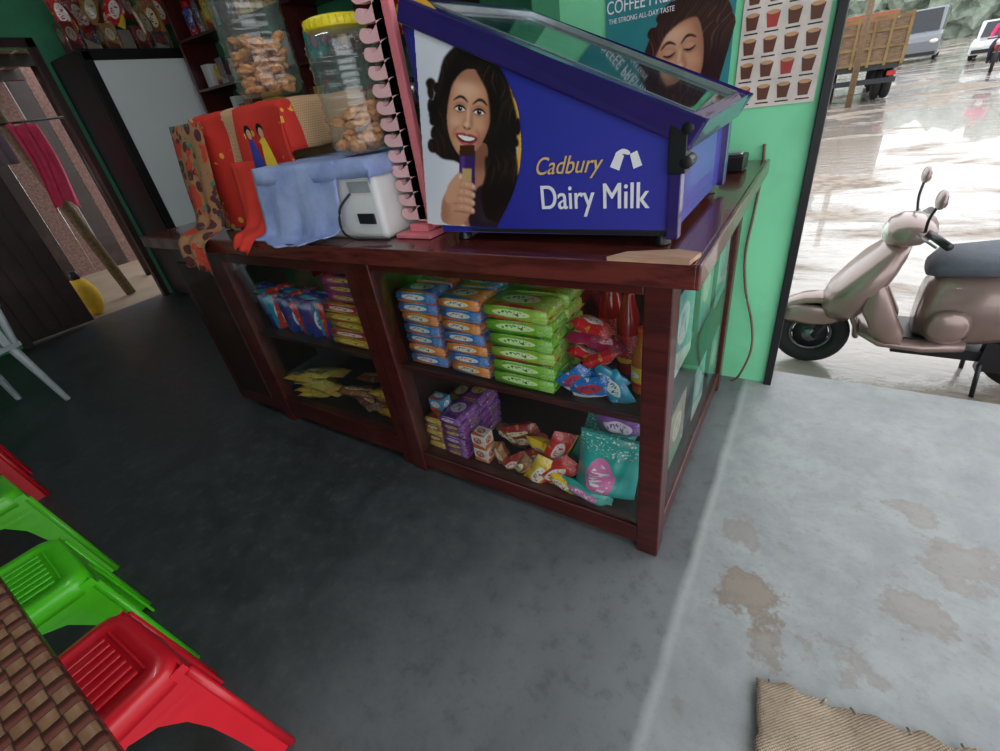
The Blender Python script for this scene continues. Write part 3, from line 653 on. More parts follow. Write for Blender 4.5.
for dx,m in ((-1.42,BL),(-1.35,YE)):
    dl.shape([(dx-.012,1.26),(dx+.012,1.26),(dx+.032,1.17),(dx,1.155),(dx-.032,1.17)],m); dl.ell(dx,1.285,.020,.022,BK); dl.ell(dx+.002,1.279,.013,.015,SK)
dl.b.done('doll_print',cb,merge=False)
bm_=empty('billing_machine'); b=MB(); b.bb(-1.38,-.85,.04,.30,.951,1.17,M_white); b.done('machine_case',bm_,bevel=.018,seg=4)
b=MB(); b.bb(-.95,-.88,.034,.04,1.0,1.03,M_dark); b.bb(-.96,-.87,.036,.04,1.09,1.12,P('grey_panel',(150,155,160),.4)); b.tube(cr([(-.95,.03,1.09),(-.98,.0,1.05),(-.99,-.005,.99),(-.95,0,.965),(-.88,.01,.962),(-.82,.02,.96)],6,False),.004,M_black); b.done('machine_details',bm_,bevel=.001)
g=G('blue_towel'); o=g.obj(); nz=g.noise(o,9,6,.6); M_towel=g.pbr(g.mix(g.ramp(nz,.25,.75),lin((132,148,200)),lin((168,184,224))),.95,0,g.bump(g.noise(o,220),.5,.004))
drape('blue_towel',-1.39,-.85,.03,.31,1.175,.06,.05,.05,.12,M_towel,bm_)
def flap2(name,x0,x1,path,mat,parent,amp=.01,fr_=16):
    b=MB(); V=[];UV=[];n=30; path=cr(path,4,False)
    for j,(yy,zz) in enumerate(path):
        t=j/(len(path)-1)
        for i in range(n+1):
            s_=i/n; V.append((x0+(x1-x0)*s_*(1-.10*t*t),yy+amp*t*math.sin(s_*fr_)+.4*amp*math.sin(s_*37+t*5)*t,zz-.02*t*math.sin(s_*4))); UV.append((s_,t))
    F=[(j*(n+1)+i,j*(n+1)+i+1,(j+1)*(n+1)+i+1,(j+1)*(n+1)+i) for j in range(len(path)-1) for i in range(n)]
    b.geom(V,F,mat,None,UV,True); return b.done(name,parent,solid=.004)
flap2('towel_front',-1.40,-.98,[(.03,1.18),(.015,1.10),(.005,1.02),(-.01,.975),(-.055,.966)],M_towel,bm_)

b=MB(); b.bb(-.07,0,.86,.96,.953,1.0,M_black); b.box((-.035,.91,1.006),(.05,.06,.01),M_steel); b.done('payment_sound_box',bevel=.006,seg=3)
b=MB(); b.tube(cr([(.03,1.110,1.0),(.035,1.110,.9),(.028,1.108,.75),(.02,1.105,.6),(.04,1.10,.45),(.085,1.09,.3),(.10,1.07,.18),(.07,1.06,.05),(.04,1.07,.01)],8,False),.005,P('cable_brown',(110,80,70),.5)); b.done('power_cable')

# ------------------------------------------------------------------ posters
pp=empty('coffee_poster'); b=MB(); M_teal=P('poster_teal',(46,130,138),.4,var=.1,vs=5); b.bb(-.56,-.115,1.112,1.118,1.12,1.78,M_teal); b.done('poster_sheet',pp)
pb=Paint(-44,52,-54,66,.5)
HH=pb.poly([(-30,-14),(-20,-34),(0,-46),(26,-42),(42,-20),(46,14),(42,48),(12,62),(-20,54),(-36,34),(-36,6)],.6)
for k in range(24):
    a_=rs_.random()*6.283; HH=np.maximum(HH,pb.ell(5+40*math.cos(a_),8+50*math.sin(a_),rs_.uniform(3,5),rs_.uniform(4,8),.6,math.degrees(a_)))
HH=HH*(pb.A<43)
pb.al=HH; pb.hair(HH,(56,32,32),(140,92,76),.5,7,1.5,.6)
pb.put(pb.poly([(-10,40),(14,44),(18,64),(-14,64)],1),(190,136,112)); pb.put(pb.poly([(-12,38),(16,42),(14,50),(-10,48)],2.5),(130,84,68),.6)
pb.face(0,12,.92,-22,False,True)
h_=pb.poly([(-34,-4),(-24,-26),(-4,-38),(20,-34),(30,-18),(16,-24),(-2,-22),(-18,-8),(-26,14)],.7); pb.hair(h_,(58,34,32),(150,100,82),.5,5,2.5,.6)
pb.mesh('poster_portrait',lambda a,c:(-.277+.0036*a-.0007*c,1.341-.0007*a-.0033*c),1.1108,pp,M_photo)
text('poster_title','COFFEE PREMIX',(-.41,1.110,1.475),.055,M_txtw,pp,(90,0,0),sx=.75); text('poster_subtitle','THE STRONG ALL-DAY TASTE',(-.43,1.110,1.445),.022,M_txtw,pp,(90,0,0),sx=.8)
p2=empty('menu_poster'); b=MB(); b.bb(-.09,.155,1.112,1.118,1.12,1.72,P('poster_cream',(216,204,196),.4)); b.done('poster_sheet',p2)
b=MB(); CB=P('print_coffee_brown',(96,54,40),.4); CR_=P('print_coffee_cream',(196,150,110),.4); RD=P('print_red',(170,60,56),.4)
for i in range(4):
    for j in range(8):
        cx_=-.06+i*.06; cz=1.16+j*.068
        b.geom([(cx_-.020,1.111,cz+.022),(cx_+.020,1.111,cz+.022),(cx_+.014,1.111,cz-.018),(cx_-.014,1.111,cz-.018)],[(0,1,2,3)],CB if (i*2+j)%5 else RD)
        b.geom([(cx_+.018*math.cos(t),1.1105,cz+.022+.006*math.sin(t)) for t in [6.283*q/12 for q in range(12)]],[tuple(range(12))],CR_)
        b.bb(cx_-.02,cx_+.02,1.1112,1.1118,cz-.030,cz-.026,BK)
b.done('cup_prints',p2,merge=False)

# ------------------------------------------------------------------ fridge + shelves at back
fr0=empty('display_refrigerator'); b=MB()
b.bb(-5.2,-4.62,.98,1.85,.02,2.0,M_dark); b.done('cabinet',fr0,bevel=.01)
b=MB(); xx=-4.615
b.bb(xx,xx+.04,.98,1.04,.35,1.98,M_black); b.bb(xx,xx+.04,1.79,1.85,.35,1.98,M_black); b.bb(xx,xx+.04,.98,1.85,1.92,1.98,M_black); b.bb(xx,xx+.04,.98,1.85,.35,.42,M_black); b.bb(xx,xx+.03,.98,1.85,.05,.33,M_dark)
b.done('door_frame',fr0,bevel=.005)
b=MB(); b.bb(xx+.01,xx+.02,1.04,1.79,.42,1.92,P('frosted_door_panel',(244,250,252),.14,var=.02,vs=2,coat=.5)); b.done('door_panel',fr0)
b=MB()
WD=[wrapper((120,30,36),(70,30,30),(160,150,140)),wrapper((60,60,70),(140,130,120),(150,60,50)),wrapper((150,110,60),(90,40,30),(190,180,160)),P('grey_carton',(120,112,104),.8)]
for i in range(7):
    h=.10+.16*random.random(); b.box((-4.8+random.uniform(-.08,.08),1.04+i*.12,2.0+h/2),(.14,.10,h),WD[i%4])
for i in range(9): b.pillow(.22,.15,.05,[W_red,WD[0],WD[2],W_brown][i%4],TR((-4.72+random.uniform(-.04,.04),1.06+i*.09,2.22+random.uniform(-.05,.12)),(10+random.uniform(-20,20),-90+random.uniform(-30,30),90)),p=3,wr=.6)
b.done('snack_carton_pile',bevel=.003)
sh=empty('wall_shelf_unit'); b=MB()
for z_ in (.95,1.3,1.65,2.0,2.35): b.bb(-4.5,-1.7,1.68,1.98,z_,z_+.02,M_wood)
for x_ in (-4.5,-3.8,-3.1,-2.4,-1.7): b.bb(x_,x_+.03,1.68,1.99,.02,2.4,M_wood)
b.done('shelf_frame',sh,bevel=.003)
b=MB(); WW=[W_red,W_gold,W_dblue,W_teal,W_brown,WD[0],WD[1],WD[2],WD[3],M_white,M_steel,M_cookie]
for z_ in (.972,1.322,1.672,2.022):
    x_=-4.42
    while x_<-1.8:
        w=random.uniform(.06,.13); h=random.uniform(.12,.27); m=random.choice(WW)
        if random.random()<.6:
            b.lathe([(w*.4,0),(w*.45,h*.6),(w*.42,h*.75),(w*.3,h*.84)],m,(x_+w/2,1.8,z_),n=14); b.lathe([(w*.34,h*.84),(w*.34,h),(w*.1,h*1.01)],random.choice([M_rc,M_ylid,M_white,M_dark]),(x_+w/2,1.8,z_),n=14)
        else: b.box((x_+w/2,1.82,z_+h/2),(w*.9,.14,h),m)
        x_+=w+.02
b.done('shelf_goods',sh)

# ------------------------------------------------------------------ stools
def stool(name,cx_,cy_,rgb,rot=0,h=.43,t=.125,bt=.17):
    m=P('stool_plastic_%d_%d_%d'%rgb,rgb,.32,var=.04,coat=.2,spec=.5); e=empty(name,(cx_,cy_,0)); e.rotation_euler[2]=math.radians(rot)
    b=MB()
    for k in range(4):
        M=Matrix.Rotation(math.pi/2*k,4,'Z')
        hwz=lambda z_: bt+(t-bt)*z_/h
        z_s=[0,.08,.16,.24,.30,.345,.365]; inner=[.74,.72,.69,.64,.54,.32,.0]
        for sg in (-1,1):
            vs=[];fs=[]
            for z_,ii in zip(z_s,inner):
                w=hwz(z_); vs+=[(sg*w,-w,z_),(sg*w*ii,-w-.002,z_)]
            w=hwz(h-.02); vs+=[(sg*w,-w,h-.02),(0,-w,h-.02)]
            n_=len(vs)//2
            for j in range(n_-1): fs.append((2*j,2*j+1,2*j+3,2*j+2))
            b.geom(vs,fs,m,M)
    b.done('legs',e,solid=.007)
    b=MB()
    def rr(hw,z_,c_=.045):
        o=[]
        for q in range(4):
            for k in range(6):
                a=math.pi/2*q+math.pi/2*k/5; cx2=(hw-c_)*(1 if q in(0,3) else -1); cy2=(hw-c_)*(1 if q in(0,1) else -1)
                o.append((cx2+c_*math.cos(a),cy2+c_*math.sin(a),z_))
        return o
    b.rings([rr(t+.010,h-.045),rr(t+.008,h-.03),rr(t+.006,h-.012),rr(t,h-.003),rr(t-.012,h),rr(t-.030,h,.03),rr(t-.034,h-.007,.028),rr(.02,h-.007,.01)],m); b.done('seat',e)
    b=MB(); 
    for i in range(7): b.box((-.072+i*.024,0,h-.004),(.010,.155,.006),m)
    for y_ in (-.088,.088): b.box((0,y_,h-.004),(.165,.006,.006),m)
    b.done('seat_ribs',e,bevel=.002)
    b=MB()
    for k in range(4):
        M=Matrix.Rotation(math.pi/2*k,4,'Z')
        b.tube([(bt+.002,-bt-.002,.0),(t+.004,-t-.004,h-.04)],.010,m,M=M)
    b.done('leg_ribs',e)
    return e
GR=(84,214,30); RDc=(214,26,42)
stool('plastic_stool',-.80,-1.07,RDc,2)
stool('plastic_stool',-1.25,-1.07,GR,-2)
stool('plastic_stool',-1.86,-1.06,(90,204,38),3)
stool('plastic_stool',-2.70,-1.02,RDc,-3)
g=G('woven_cane_sheet'); o=g.obj(); sc_=g.n('Mapping',{'Vector':o,'Scale':(50,50,50)}).outputs[0]
ck=g.n('TexChecker',{'Vector':sc_,'Scale':1.0,'Color1':(1,1,1,1),'Color2':(0,0,0,1)}).outputs['Fac']
s_=g.sep(sc_); wx=g.math('ABSOLUTE',g.math('SINE',g.math('MULTIPLY',s_[0],math.pi))); wy=g.math('ABSOLUTE',g.math('SINE',g.math('MULTIPLY',s_[1],math.pi)))
c1=g.mix(g.noise(o,40),lin((84,40,34)),lin((118,62,48))); c2=g.mix(g.noise(o,50),lin((120,76,56)),lin((170,132,98)))
col=g.mix(ck,c1,c2)
bh=g.mix(ck,wx,wy); col=g.mix(g.ramp(bh,.4,.0),col,lin((44,20,18)))
M_weave=g.pbr(col,.45,0,g.bump(bh,.7,.006),.2)
tb=empty('dining_table'); b=MB(); b.bb(-2.0,-.12,-1.72,-1.02,.722,.75,M_weave); b.done('table_top',tb,bevel=.006)
b=MB()
for x_ in (-1.95,-.22):
    for y_ in (-1.68,-1.30): b.bb(x_,x_+.05,y_,y_+.05,0,.722,M_woodd)
b.bb(-1.95,-.17,-1.68,-1.65,.66,.722,M_woodd); b.done('table_legs',tb,bevel=.003)
pc=empty('plastic_chair',(-3.72,-.74,0)); pc.rotation_euler[2]=math.radians(-70); M_ch=P('chair_white',(190,200,205),.4)
b=MB(); b.box((0,0,.42),(.44,.42,.03),M_ch)
for sx_ in (-1,1):
    for sy_ in (-1,1): b.tube([(sx_*.18,sy_*.17,.42),(sx_*.23,sy_*.22,0)],.022,M_ch,8,rad=[.026,.018])
    b.tube([(sx_*.20,.19,.42),(sx_*.22,.27,.84)],.02,M_ch); b.tube(cr([(sx_*.22,.24,.66),(sx_*.26,.05,.66),(sx_*.25,-.2,.62),(sx_*.21,-.19,.42)],5,False),.018,M_ch)
for i in range(5): b.box((-.14+i*.07,.235,.63),(.04,.012,.38),M_ch)
b.box((0,.265,.83),(.46,.02,.07),M_ch); b.done('chair_shell',pc,bevel=.004)

# jute mat
g=G('jute_sack'); o=g.obj(); s1_=g.math('MULTIPLY',g.math('SINE',g.math('MULTIPLY',g.sep(o)[0],900)),g.math('SINE',g.math('MULTIPLY',g.sep(o)[1],900))); nz=g.noise(o,6,6); nf=g.noise(o,90,5)
cj=g.mix(g.ramp(nz,.3,.7),lin((158,138,120)),lin((184,164,142))); cj=g.mix(g.math('MULTIPLY',g.ramp(nf,.5,.7),.4),cj,lin((120,100,84)))
M_jute=g.pbr(cj,.95,0,g.bump(g.math('ADD',g.math('MULTIPLY',s1_,.3),nf),.8,.006))
b=MB(); V=[];n=60
for i in range(n+1):
    for j in range(n//2+1):
        u_=i/n; v_=j/(n//2); ex=.014*noise.noise(Vector((u_*18,3,3)))*max(0,1-v_*5); ey=.014*noise.noise(Vector((5,v_*14,3)))*max(0,1-u_*8)
        V.append((u_*.75+ey,-v_*.45+ex,.008+.010*noise.noise(Vector((u_*7,v_*5,0)))+.004*noise.noise(Vector((u_*22,v_*15,0)))))
m=n//2+1; b.geom(V,[(i*m+j,(i+1)*m+j,(i+1)*m+j+1,i*m+j+1) for i in range(n) for j in range(n//2)],M_jute,TR((.30,-.235,.006),(0,0,7)),None,True)
for k in range(10):
    u_=random.random()*.74; b.tube([(u_,-.004,.01),(u_+random.uniform(-.01,.01),random.uniform(.004,.012),.005)],.0008,M_jute,4,TR((.30,-.235,.006),(0,0,7)))
b.done('jute_doormat',solid=.006)

# ------------------------------------------------------------------ scooter
sct=empty('motor_scooter',(.333,1.93,-.3)); sct.scale=(.86,.86,.86)
M_body=P('scooter_paint',(146,122,116),.28,.35,var=.05,coat=.6); M_tyre=P('tyre_rubber',(24,24,26),.8,bump=.3); M_seat=P('scooter_seat',(92,96,106),.7,bump=.2); M_alloy=P('alloy_grey',(120,120,125),.35,.7)
M_lens=P('headlamp_lens',(225,225,215),.1,var=.03,coat=.8); M_red=P('tail_red',(170,20,20),.2)
RS=-.19
def wheel(nm,x_):
    b=MB(); b.torus((x_,0,.215),.165,.05,M_tyre,'Y',36,12); b.torus((x_,0,.215),.118,.014,M_alloy,'Y',30,8)
    b.cyl((x_,-.05,.215),(x_,.05,.215),.045,M_alloy); b.cyl((x_,-.02,.215),(x_,.02,.215),.10,M_dark,24)
    for k in range(6):
        a=k*math.pi/3; b.tube([(x_+.03*math.cos(a),0,.215+.03*math.sin(a)),(x_+.115*math.cos(a),0,.215+.115*math.sin(a))],.014,M_alloy,6)
    b.done(nm,sct)
wheel('front_wheel',0); wheel('rear_wheel',1.24+RS)
def rg(c,ax1,ax2,r1,r2,n=20,pw=2.4):
    c=Vector(c);ax1=Vector(ax1).normalized();ax2=Vector(ax2).normalized(); o=[]
    for k in range(n):
        t=2*math.pi*k/n; o.append(c+ax1*(r1*math.copysign(abs(math.cos(t))**(2/pw),math.cos(t)))+ax2*(r2*math.copysign(abs(math.sin(t))**(2/pw),math.sin(t))))
    return o
Y=(0,1,0);Xv=(1,0,0);Z=(0,0,1)
b=MB(); rs=[]
for k in range(11):
    a=math.radians(0+k*18); c=(.235*math.cos(a)+.005,0,.235+.235*math.sin(a)); w=.085-.03*abs(k-4)/6
    rs.append(rg(c,Y,(math.cos(a),0,math.sin(a)),w,.030 if 2<k<9 else .02))
b.rings(rs,M_body); 
for s1 in (-1,1): b.rings([rg((-.02,s1*.075,.37),(1,0,0),Z,.16,.07,16),rg((0,s1*.085,.37),(1,0,0),Z,.12,.05,16)],M_body)
b.done('front_fender',sct)
b=MB(); b.rings([rg((.10,0,.36),Y,(1,0,-.3),.09,.08),rg((.12,0,.43),Y,(1,0,-.35),.16,.115),rg((.16,0,.52),Y,(1,0,-.35),.215,.125),rg((.21,0,.62),Y,(1,0,-.35),.24,.11),rg((.26,0,.72),Y,(1,0,-.35),.23,.09),rg((.30,0,.79),Y,(1,0,-.35),.18,.07),rg((.33,0,.85),Y,(1,0,-.35),.10,.05)],M_body)
for s1 in (-1,1): b.rings([rg((.22,s1*.19,.60),Y,Z,.035,.13,14),rg((.30,s1*.19,.48),Y,Z,.035,.15,14),rg((.37,s1*.18,.38),Y,Z,.03,.11,14),rg((.44,s1*.165,.31),Y,Z,.03,.05,14)],M_body)
b.done('front_apron',sct)
b=MB(); b.tube([(.02,-.07,.215),(.12,-.06,.40)],.018,M_dark); b.tube([(.02,.07,.215),(.12,.06,.40)],.018,M_dark); b.tube([(.12,0,.38),(.36,0,.9)],.03,M_dark); b.done('front_fork',sct)
b=MB(); b.rings([rg((.23,0,.89),Y,Z,.05,.03),rg((.25,0,.893),Y,Z,.11,.065),rg((.31,0,.90),Y,Z,.18,.085),rg((.38,0,.91),Y,Z,.20,.07),rg((.44,0,.92),Y,Z,.14,.04)],M_body); b.done('handlebar_cowl',sct)
b=MB(); b.ell((.255,0,.89),(.035,.10,.055),M_lens); 
for s1 in (-1,1): b.ell((.15,s1*.14,.62),(.04,.05,.03),P('indicator_amber',(200,140,90),.15,coat=.6))
b.done('headlamp_and_indicators',sct)
b=MB()
for s1 in (-1,1):
    b.tube([(.39,s1*.12,.925),(.42,s1*.24,.925),(.46,s1*.36,.915)],.019,M_black); b.tube([(.36,s1*.20,.93),(.37,s1*.27,.925),(.41,s1*.37,.915)],.006,M_alloy)
    b.tube(cr([(.38,s1*.19,.94),(.37,s1*.24,1.02),(.38,s1*.29,1.10)],4,False),.007,M_black); b.ell((.382,s1*.30,1.125),(.022,.068,.045),M_body,n=16); b.ell((.396,s1*.30,1.125),(.010,.058,.037),M_steel,n=16)
b.done('handlebar_and_mirrors',sct)
b=MB(); b.rings([rg((.24,0,.31),Y,Z,.15,.03),rg((.34,0,.275),Y,Z,.20,.04),rg((.54,0,.27),Y,Z,.20,.045),rg((.72,0,.29),Y,Z,.17,.05)],M_body); b.bb(.34,.56,-.15,.15,.313,.319,M_black); b.bb(.42,1.0,-.10,.10,.19,.25,M_dark)
b.done('footboard',sct)
def O(*a): return (a[0]+RS,a[1],a[2])
b=MB(); b.rings([rg(O(.68,0,.46),Y,Z,.12,.17),rg(O(.74,0,.48),Y,Z,.17,.22),rg(O(.95,0,.50),Y,Z,.20,.23),rg(O(1.2,0,.55),Y,Z,.205,.20),rg(O(1.45,0,.63),Y,Z,.17,.13),rg(O(1.62,0,.69),Y,Z,.11,.07),rg(O(1.70,0,.72),Y,Z,.05,.03)],M_body); b.ell(O(1.66,0,.66),(.04,.09,.04),M_red)
b.rings([rg(O(.80,-.19,.42),Xv,Z,.10,.10,16),rg(O(.80,-.215,.42),Xv,Z,.07,.07,16)],M_body)
b.done('rear_body',sct)
b=MB(); b.rings([rg(O(.66,0,.70),Y,Z,.09,.04),rg(O(.71,0,.73),Y,Z,.15,.07),rg(O(.93,0,.755),Y,Z,.185,.075),rg(O(1.12,0,.785),Y,Z,.18,.075),rg(O(1.18,0,.82),Y,Z,.175,.07),rg(O(1.40,0,.84),Y,Z,.15,.06),rg(O(1.5,0,.82),Y,Z,.09,.03)],M_seat); b.done('seat',sct)
b=MB(); b.tube(cr([O(1.42,-.16,.82),O(1.6,-.13,.86),O(1.66,0,.87),O(1.6,.13,.86),O(1.42,.16,.82)],5,False),.014,M_dark); b.tube([O(.95,.13,.2),O(1.3,.17,.24),O(1.6,.18,.30)],.04,M_dark,12); b.bb(1.0+RS,1.3+RS,-.12,-.06,.14,.32,M_dark); b.tube([O(1.0,.15,.2),O(1.02,.17,0)],.012,M_dark); b.tube([O(1.0,-.15,.2),O(1.02,-.17,0)],.012,M_dark)
b.bb(1.66+RS,1.67+RS,-.1,.1,.42,.56,M_white); b.rings([rg(O(1.45,0,.45),Y,Z,.09,.02),rg(O(1.62,0,.40),Y,Z,.09,.02)],M_black); b.done('exhaust_stand_rail',sct)

# ------------------------------------------------------------------ street background
M_mud=P('truck_mud_yellow',(120,96,58),.7,var=.3,vs=2); M_tw=wood('truck_wood',(92,72,52),(126,102,76),.7,coat=0)
tk=empty('cargo_truck',(.62,17.5,-.3)); tk.scale=(.83,.83,.83); b=MB()
b.bb(-1.1,1.1,0,5.5,.95,1.1,M_dark); 
for x_ in (-1.15,1.11): b.bb(x_,x_+.04,0,5.5,1.1,2.4,M_tw)
b.bb(-1.15,1.15,-.04,0,1.1,2.3,M_tw)
for i in range(6): b.bb(-1.15+i*.45,-1.07+i*.45,-.09,-.04,1.05,2.45,M_mud)
for z_ in (1.12,1.55,2.0,2.35): b.bb(-1.15,1.15,-.08,-.04,z_,z_+.07,M_mud)
for x_ in (-1.17,1.15):
    for i in range(9): b.bb(x_-.03,x_+.05,.1+i*.62,.18+i*.62,1.0,2.45,M_mud)
b.bb(-1.1,1.1,-.1,.05,.55,.7,M_dark)
for x_ in (-.95,.95): b.bb(x_-.12,x_+.12,-.12,-.09,.75,.88,M_red)
b.done('cargo_body',tk); b=MB()
for x_ in (-.95,-.68,.68,.95):
    for y_ in (1.0,4.9,7.0): b.torus((x_,y_,.48),.34,.14,M_tyre,'X',24,8); b.cyl((x_-.1,y_,.48),(x_+.1,y_,.48),.22,M_mud)
b.done('wheels',tk); b=MB(); b.bb(-1.1,1.1,5.7,7.6,.7,2.7,P('cab_orange',(150,90,56),.4)); b.bb(-.9,.9,5.68,5.72,1.7,2.4,M_dark); b.done('cab',tk,bevel=.1)
def veh(name,loc,rot,L,W,H,rgb,hood):
    e=empty(name,loc); e.rotation_euler[2]=math.radians(rot); m=P(name+'_paint',rgb,.25,var=.03,coat=.6); gl=P('car_window_dark',(34,40,46),.1)
    b=MB(); hb=H*.55
    prof=[(-L/2,.25),(L/2,.25),(L/2,hb*.9),(L/2-.1,hb),(-L/2+hood,hb*1.02),(-L/2+.1,hb*.9),(-L/2,hb*.7)]
    b.poly([(x_,-W/2,z_) for x_,z_ in prof],m,th=W)
    top=[(-L/2+hood,hb),(L/2-.15,hb),(L/2-.45,H),(-L/2+hood+.55,H)]
    b.poly([(x_,-W/2+.08,z_) for x_,z_ in top],m,th=W-.16); b.done('shell',e,bevel=.06)
    b=MB(); ins=[(-L/2+hood+.12,hb+.05),(L/2-.28,hb+.05),(L/2-.52,H-.1),(-L/2+hood+.6,H-.1)]
    b.poly([(x_,-W/2+.065,z_) for x_,z_ in ins],gl,th=W-.13)
    a_,c_=Vector((-L/2+hood-.012,0,hb+.06)),Vector((-L/2+hood+.50,0,H-.06)); w=W/2-.2
    b.geom([(a_.x,-w,a_.z),(a_.x,w,a_.z),(c_.x,w-.05,c_.z),(c_.x,-w+.05,c_.z)],[(0,1,2,3)],gl); b.done('windows',e)
    b=MB()
    for x_ in (-L/2+.75,L/2-.75):
        for y_ in (-W/2+.1,W/2-.1): b.torus((x_,y_,.31),.22,.09,M_tyre,'Y',20,8); b.cyl((x_,y_-.08,.31),(x_,y_+.08,.31),.17,M_alloy)
    for y_ in (-W/2+.28,W/2-.28): b.ell((-L/2+.02,y_,hb*.68),(.06,.2,.1),M_lens)
    b.bb(-L/2-.03,-L/2+.05,-W/2+.1,W/2-.1,.3,.45,M_black); b.done('wheels_lamps',e); return e
veh('hatchback_car',(6.2,33.5,-.3),78,3.9,1.7,1.5,(205,208,212),1.0)
veh('minivan',(4.0,41,-.3),82,5.0,1.9,2.5,(120,124,130),.45)
veh('sedan_car',(9.6,48,-.3),80,4.2,1.7,1.45,(150,60,50),1.1)
mr=empty('motorcycle_rider',(4.62,24.2,-.3)); mr.rotation_euler[2]=math.radians(80)
b=MB()
for x_ in (-.65,.65): b.torus((x_,0,.3),.25,.05,M_tyre,'Y',20,8)
b.tube([(-.65,0,.3),(-.45,0,.95)],.03,M_dark); b.tube([(-.45,-.35,1.0),(-.42,.35,1.0)],.02,M_dark); b.ell((-.2,0,.72),(.28,.13,.13),M_red); b.ell((.3,0,.78),(.4,.12,.07),M_black); b.box((0,0,.42),(.5,.22,.3),M_dark); b.ell((-.55,0,.88),(.08,.1,.1),M_lens); b.tube([(.0,.1,.4),(.65,.12,.32)],.03,M_alloy); b.done('motorcycle',mr,bevel=.01)
def skinfig(name,verts,edges,rad,mat,parent):
    me=bpy.data.meshes.new(name); me.from_pydata(verts,edges,[]); o=bpy.data.objects.new(name,me); sc.collection.objects.link(o); o.parent=parent
    md=o.modifiers.new('k','SKIN'); 
    for i,r in enumerate(rad): me.skin_vertices[0].data[i].radius=(r,r)
    me.skin_vertices[0].data[0].use_root=True; o.modifiers.new('s','SUBSURF').levels=1; me.materials.append(mat); return o
PK=P('pink_shirt',(214,50,110),.8)
vb=[(.15,0,.88),(.12,0,1.1),(.06,0,1.32),(.05,0,1.42),(.07,.19,1.34),(-.08,.26,1.12),(-.34,.28,1.04),(.07,-.19,1.34),(-.08,-.26,1.12),(-.34,-.28,1.04),(.03,0,1.5)]
skinfig('rider_torso',vb,[(0,1),(1,2),(2,3),(2,4),(4,5),(5,6),(2,7),(7,8),(8,9),(3,10)],[.14,.13,.14,.06,.065,.05,.035,.065,.05,.035,.055],PK,mr)
vl=[(.15,0,.86),(.1,.12,.84),(-.25,.17,.72),(-.1,.16,.34),(-.2,.16,.3),(.1,-.12,.84),(-.25,-.17,.72),(-.1,-.16,.34),(-.2,-.16,.3)]
skinfig('rider_legs',vl,[(0,1),(1,2),(2,3),(3,4),(0,5),(5,6),(6,7),(7,8)],[.13,.1,.075,.05,.045,.1,.075,.05,.045],P('dark_trousers',(40,42,60),.8),mr)
b=MB(); b.ell((.02,0,1.6),(.1,.085,.12),SK); b.ell((.04,0,1.64),(.105,.09,.10),HR); b.ell((-.085,0,1.59),(.02,.015,.02),SKs)
for s1 in (-1,1): b.ell((-.36,s1*.29,1.02),(.05,.04,.03),SK); b.ell((-.07,s1*.035,1.615),(.012,.012,.01),BK)
b.done('rider_head_hands',mr)
b=MB(); b.cyl((.58,16.6,-.3),(.58,16.6,3.6),.075,M_tw); b.done('wooden_pole')
M_leaf=P('foliage_green',(58,96,50),.7,var=.5,vs=6,bump=.5,bs=12); M_leafd=P('foliage_far',(128,140,126),.8,var=.3,vs=1)
def foliage(name,blobs,mat,trunk=True):
    b=MB()
    for (x_,y_,z_,r) in blobs:
        k=b.mi(mat); t=bmesh.new(); bmesh.ops.create_icosphere(t,subdivisions=4,radius=r)
        vs=[]; 
        for v in t.verts:
            n_=v.co.normalized(); vs.append(Vector((x_,y_,z_))+v.co*(1+.28*noise.noise(n_*3.5+Vector((x_,y_,z_)))+.25*noise.noise(n_*11+Vector((x_,0,0)))))
        fs=[tuple(v.index for v in f.verts) for f in t.faces]; t.free(); b.geom(vs,fs,mat)
        if trunk: b.cyl((x_,y_,-.3),(x_,y_,z_),r*.1,M_tw)
    return b.done(name)
foliage('tree_row',[(x_,95+random.uniform(-5,8),4+random.uniform(0,2),4.5+random.random()*2) for x_ in range(-10,90,6)],M_leafd)
foliage('roadside_tree',[(16,44,5.5,3.0),(-3,30,5,3)],M_leafd)
M_bld=P('far_building',(190,188,184),.8,var=.1,vs=1); b=MB()
for x_,y_,w,h in ((-8,34,9,5),(20,60,8,6)):
    b.bb(x_-w/2,x_+w/2,y_,y_+6,-.3,h,M_bld)
    for i in range(int(w/2)): b.bb(x_-w/2+.5+i*2,x_-w/2+1.6+i*2,y_-.03,y_,1,2.4,M_dark)
    b.bb(x_-w/2-.3,x_+w/2+.3,y_-.6,y_,h*.5,h*.5+.15,M_bld)
b.done('roadside_building')

# ------------------------------------------------------------------ yard behind left door
g=G('yard_dirt'); p=g.geo(); M_yard=g.pbr(g.mix(g.noise(p,3,6),lin((120,100,84)),lin((160,140,120))),.9)
b=MB(); b.bb(-12,-5.35,-6,6,-.35,-.02,M_yard); b.done('yard_ground')
M_pw=wood('pinkish_boards',(104,76,70),(140,106,98),.8,coat=0)
b=MB(); 
for i in range(26): b.bb(-7.9+random.uniform(-.01,.01),-7.86,-3.0+i*.2,-2.81+i*.2,-.02,3.1+random.uniform(-.1,.1),M_woodd if i%3==1 else M_pw)
b.done('yard_fence')
b=MB()
for i in range(22): b.bb(-7.8,-5.5,-1.6+i*.14,-1.49+i*.14,2.25,2.28,M_pw)
for x_ in (-7.6,-6.6): b.bb(x_,x_+.08,-1.8,1.5,2.15,2.25,M_woodd)
for y_ in (-1.5,1.35): b.cyl((-6.6,y_,-.02),(-6.6,y_,2.2),.05,M_woodd)
b.done('yard_lean_to_roof')
b=MB(); b.tube([(-5.6,.50,2.3),(-5.9,.85,0)],.05,M_tw); b.done('bamboo_pole')
b=MB(); V=[];
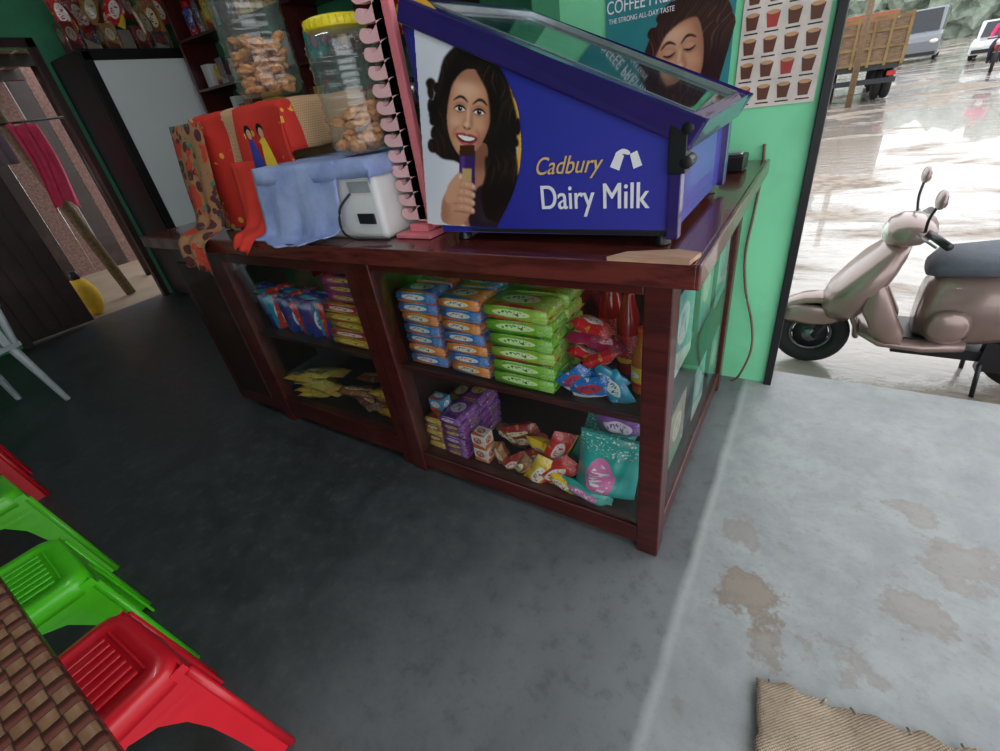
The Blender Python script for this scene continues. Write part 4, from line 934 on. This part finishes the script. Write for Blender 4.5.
for j in range(22):
    for i in range(13): V.append((-5.55+.035*math.sin(i*1.3+j*.1),.57+i*.017+.02*math.sin(j*.2),1.62-j*.029+.012*math.sin(i)-.10*abs(i-6)/6*(j/22)))
b.geom(V,[(j*13+i,j*13+i+1,(j+1)*13+i+1,(j+1)*13+i) for j in range(21) for i in range(12)],P('pink_cloth',(226,70,110),.9),None,None,True); 
V=[(-5.58+.03*math.sin(i*1.5),.36+i*.018,1.62-j*.04) for j in range(8) for i in range(10)]
b.geom(V,[(j*10+i,j*10+i+1,(j+1)*10+i+1,(j+1)*10+i) for j in range(7) for i in range(9)],P('grey_cloth',(130,110,120),.9),None,None,True)
b.tube([(-5.58,-.3,1.62),(-5.58,1.0,1.64)],.008,M_dark); b.done('hanging_clothes',solid=.004)
b=MB(); b.ell((-5.55,.40,.17),(.11,.11,.19),P('yellow_cloth',(216,170,40),.8)); b.cyl((-5.55,.40,.34),(-5.55,.40,.42),.04,M_dark); b.done('yellow_sack')
b=MB(); b.bb(-5.28,-5.24,-.2,.28,.02,1.30,M_woodd); 
for i in range(4): b.bb(-5.24,-5.225,-.18+i*.115,-.08+i*.115,.05,1.25,M_woodd)
b.done('door_1',bevel=.004)

# ------------------------------------------------------------------ world + camera
w=bpy.data.worlds.new('overcast'); sc.world=w; w.use_nodes=True; nt=w.node_tree; nt.nodes.clear()
o=nt.nodes.new('ShaderNodeOutputWorld'); bg=nt.nodes.new('ShaderNodeBackground'); tc=nt.nodes.new('ShaderNodeTexCoord'); nz=nt.nodes.new('ShaderNodeTexNoise'); nz.inputs['Scale'].default_value=1.5
mx=nt.nodes.new('ShaderNodeMix'); mx.data_type='RGBA'; mx.inputs[6].default_value=(.90,.95,1,1); mx.inputs[7].default_value=(.99,.99,1,1)
nt.links.new(tc.outputs['Generated'],nz.inputs['Vector']); nt.links.new(nz.outputs[0],mx.inputs[0]); nt.links.new(mx.outputs[2],bg.inputs[0]); bg.inputs[1].default_value=2.25; nt.links.new(bg.outputs[0],o.inputs[0])
tl=empty('added_fill_light'); b=MB(); b.cyl((-2.2,-.6,2.70),(-1.0,-.6,2.70),.018,P('added_fill_tube',(240,240,240),.3)); b.bb(-2.25,-.95,-.63,-.57,2.715,2.75,M_white); b.done('added_fill_fixture',tl)  # unseen tube lamp, added to brighten the dim interior
L=bpy.data.lights.new('added_fill_glow','AREA'); L.shape='RECTANGLE'; L.size=1.2; L.size_y=.06; L.energy=7; L.color=(.9,.96,1)
lo=bpy.data.objects.new('added_fill_glow',L); sc.collection.objects.link(lo); lo.location=(-1.6,-.6,2.67); lo.parent=tl

cam=bpy.data.cameras.new('camera'); co=bpy.data.objects.new('camera',cam); sc.collection.objects.link(co)
cam.sensor_width=36; cam.lens=456.5/1000*36; cam.clip_start=.02; cam.clip_end=300
Rm=Matrix(((.84259,-.17733,.50852),(.52151,.50429,-.68827),(-.13439,.84513,.51739)))
co.matrix_world=Matrix.Translation((.2109,-.9431,1.2751))@Rm.to_4x4()
sc.camera=co
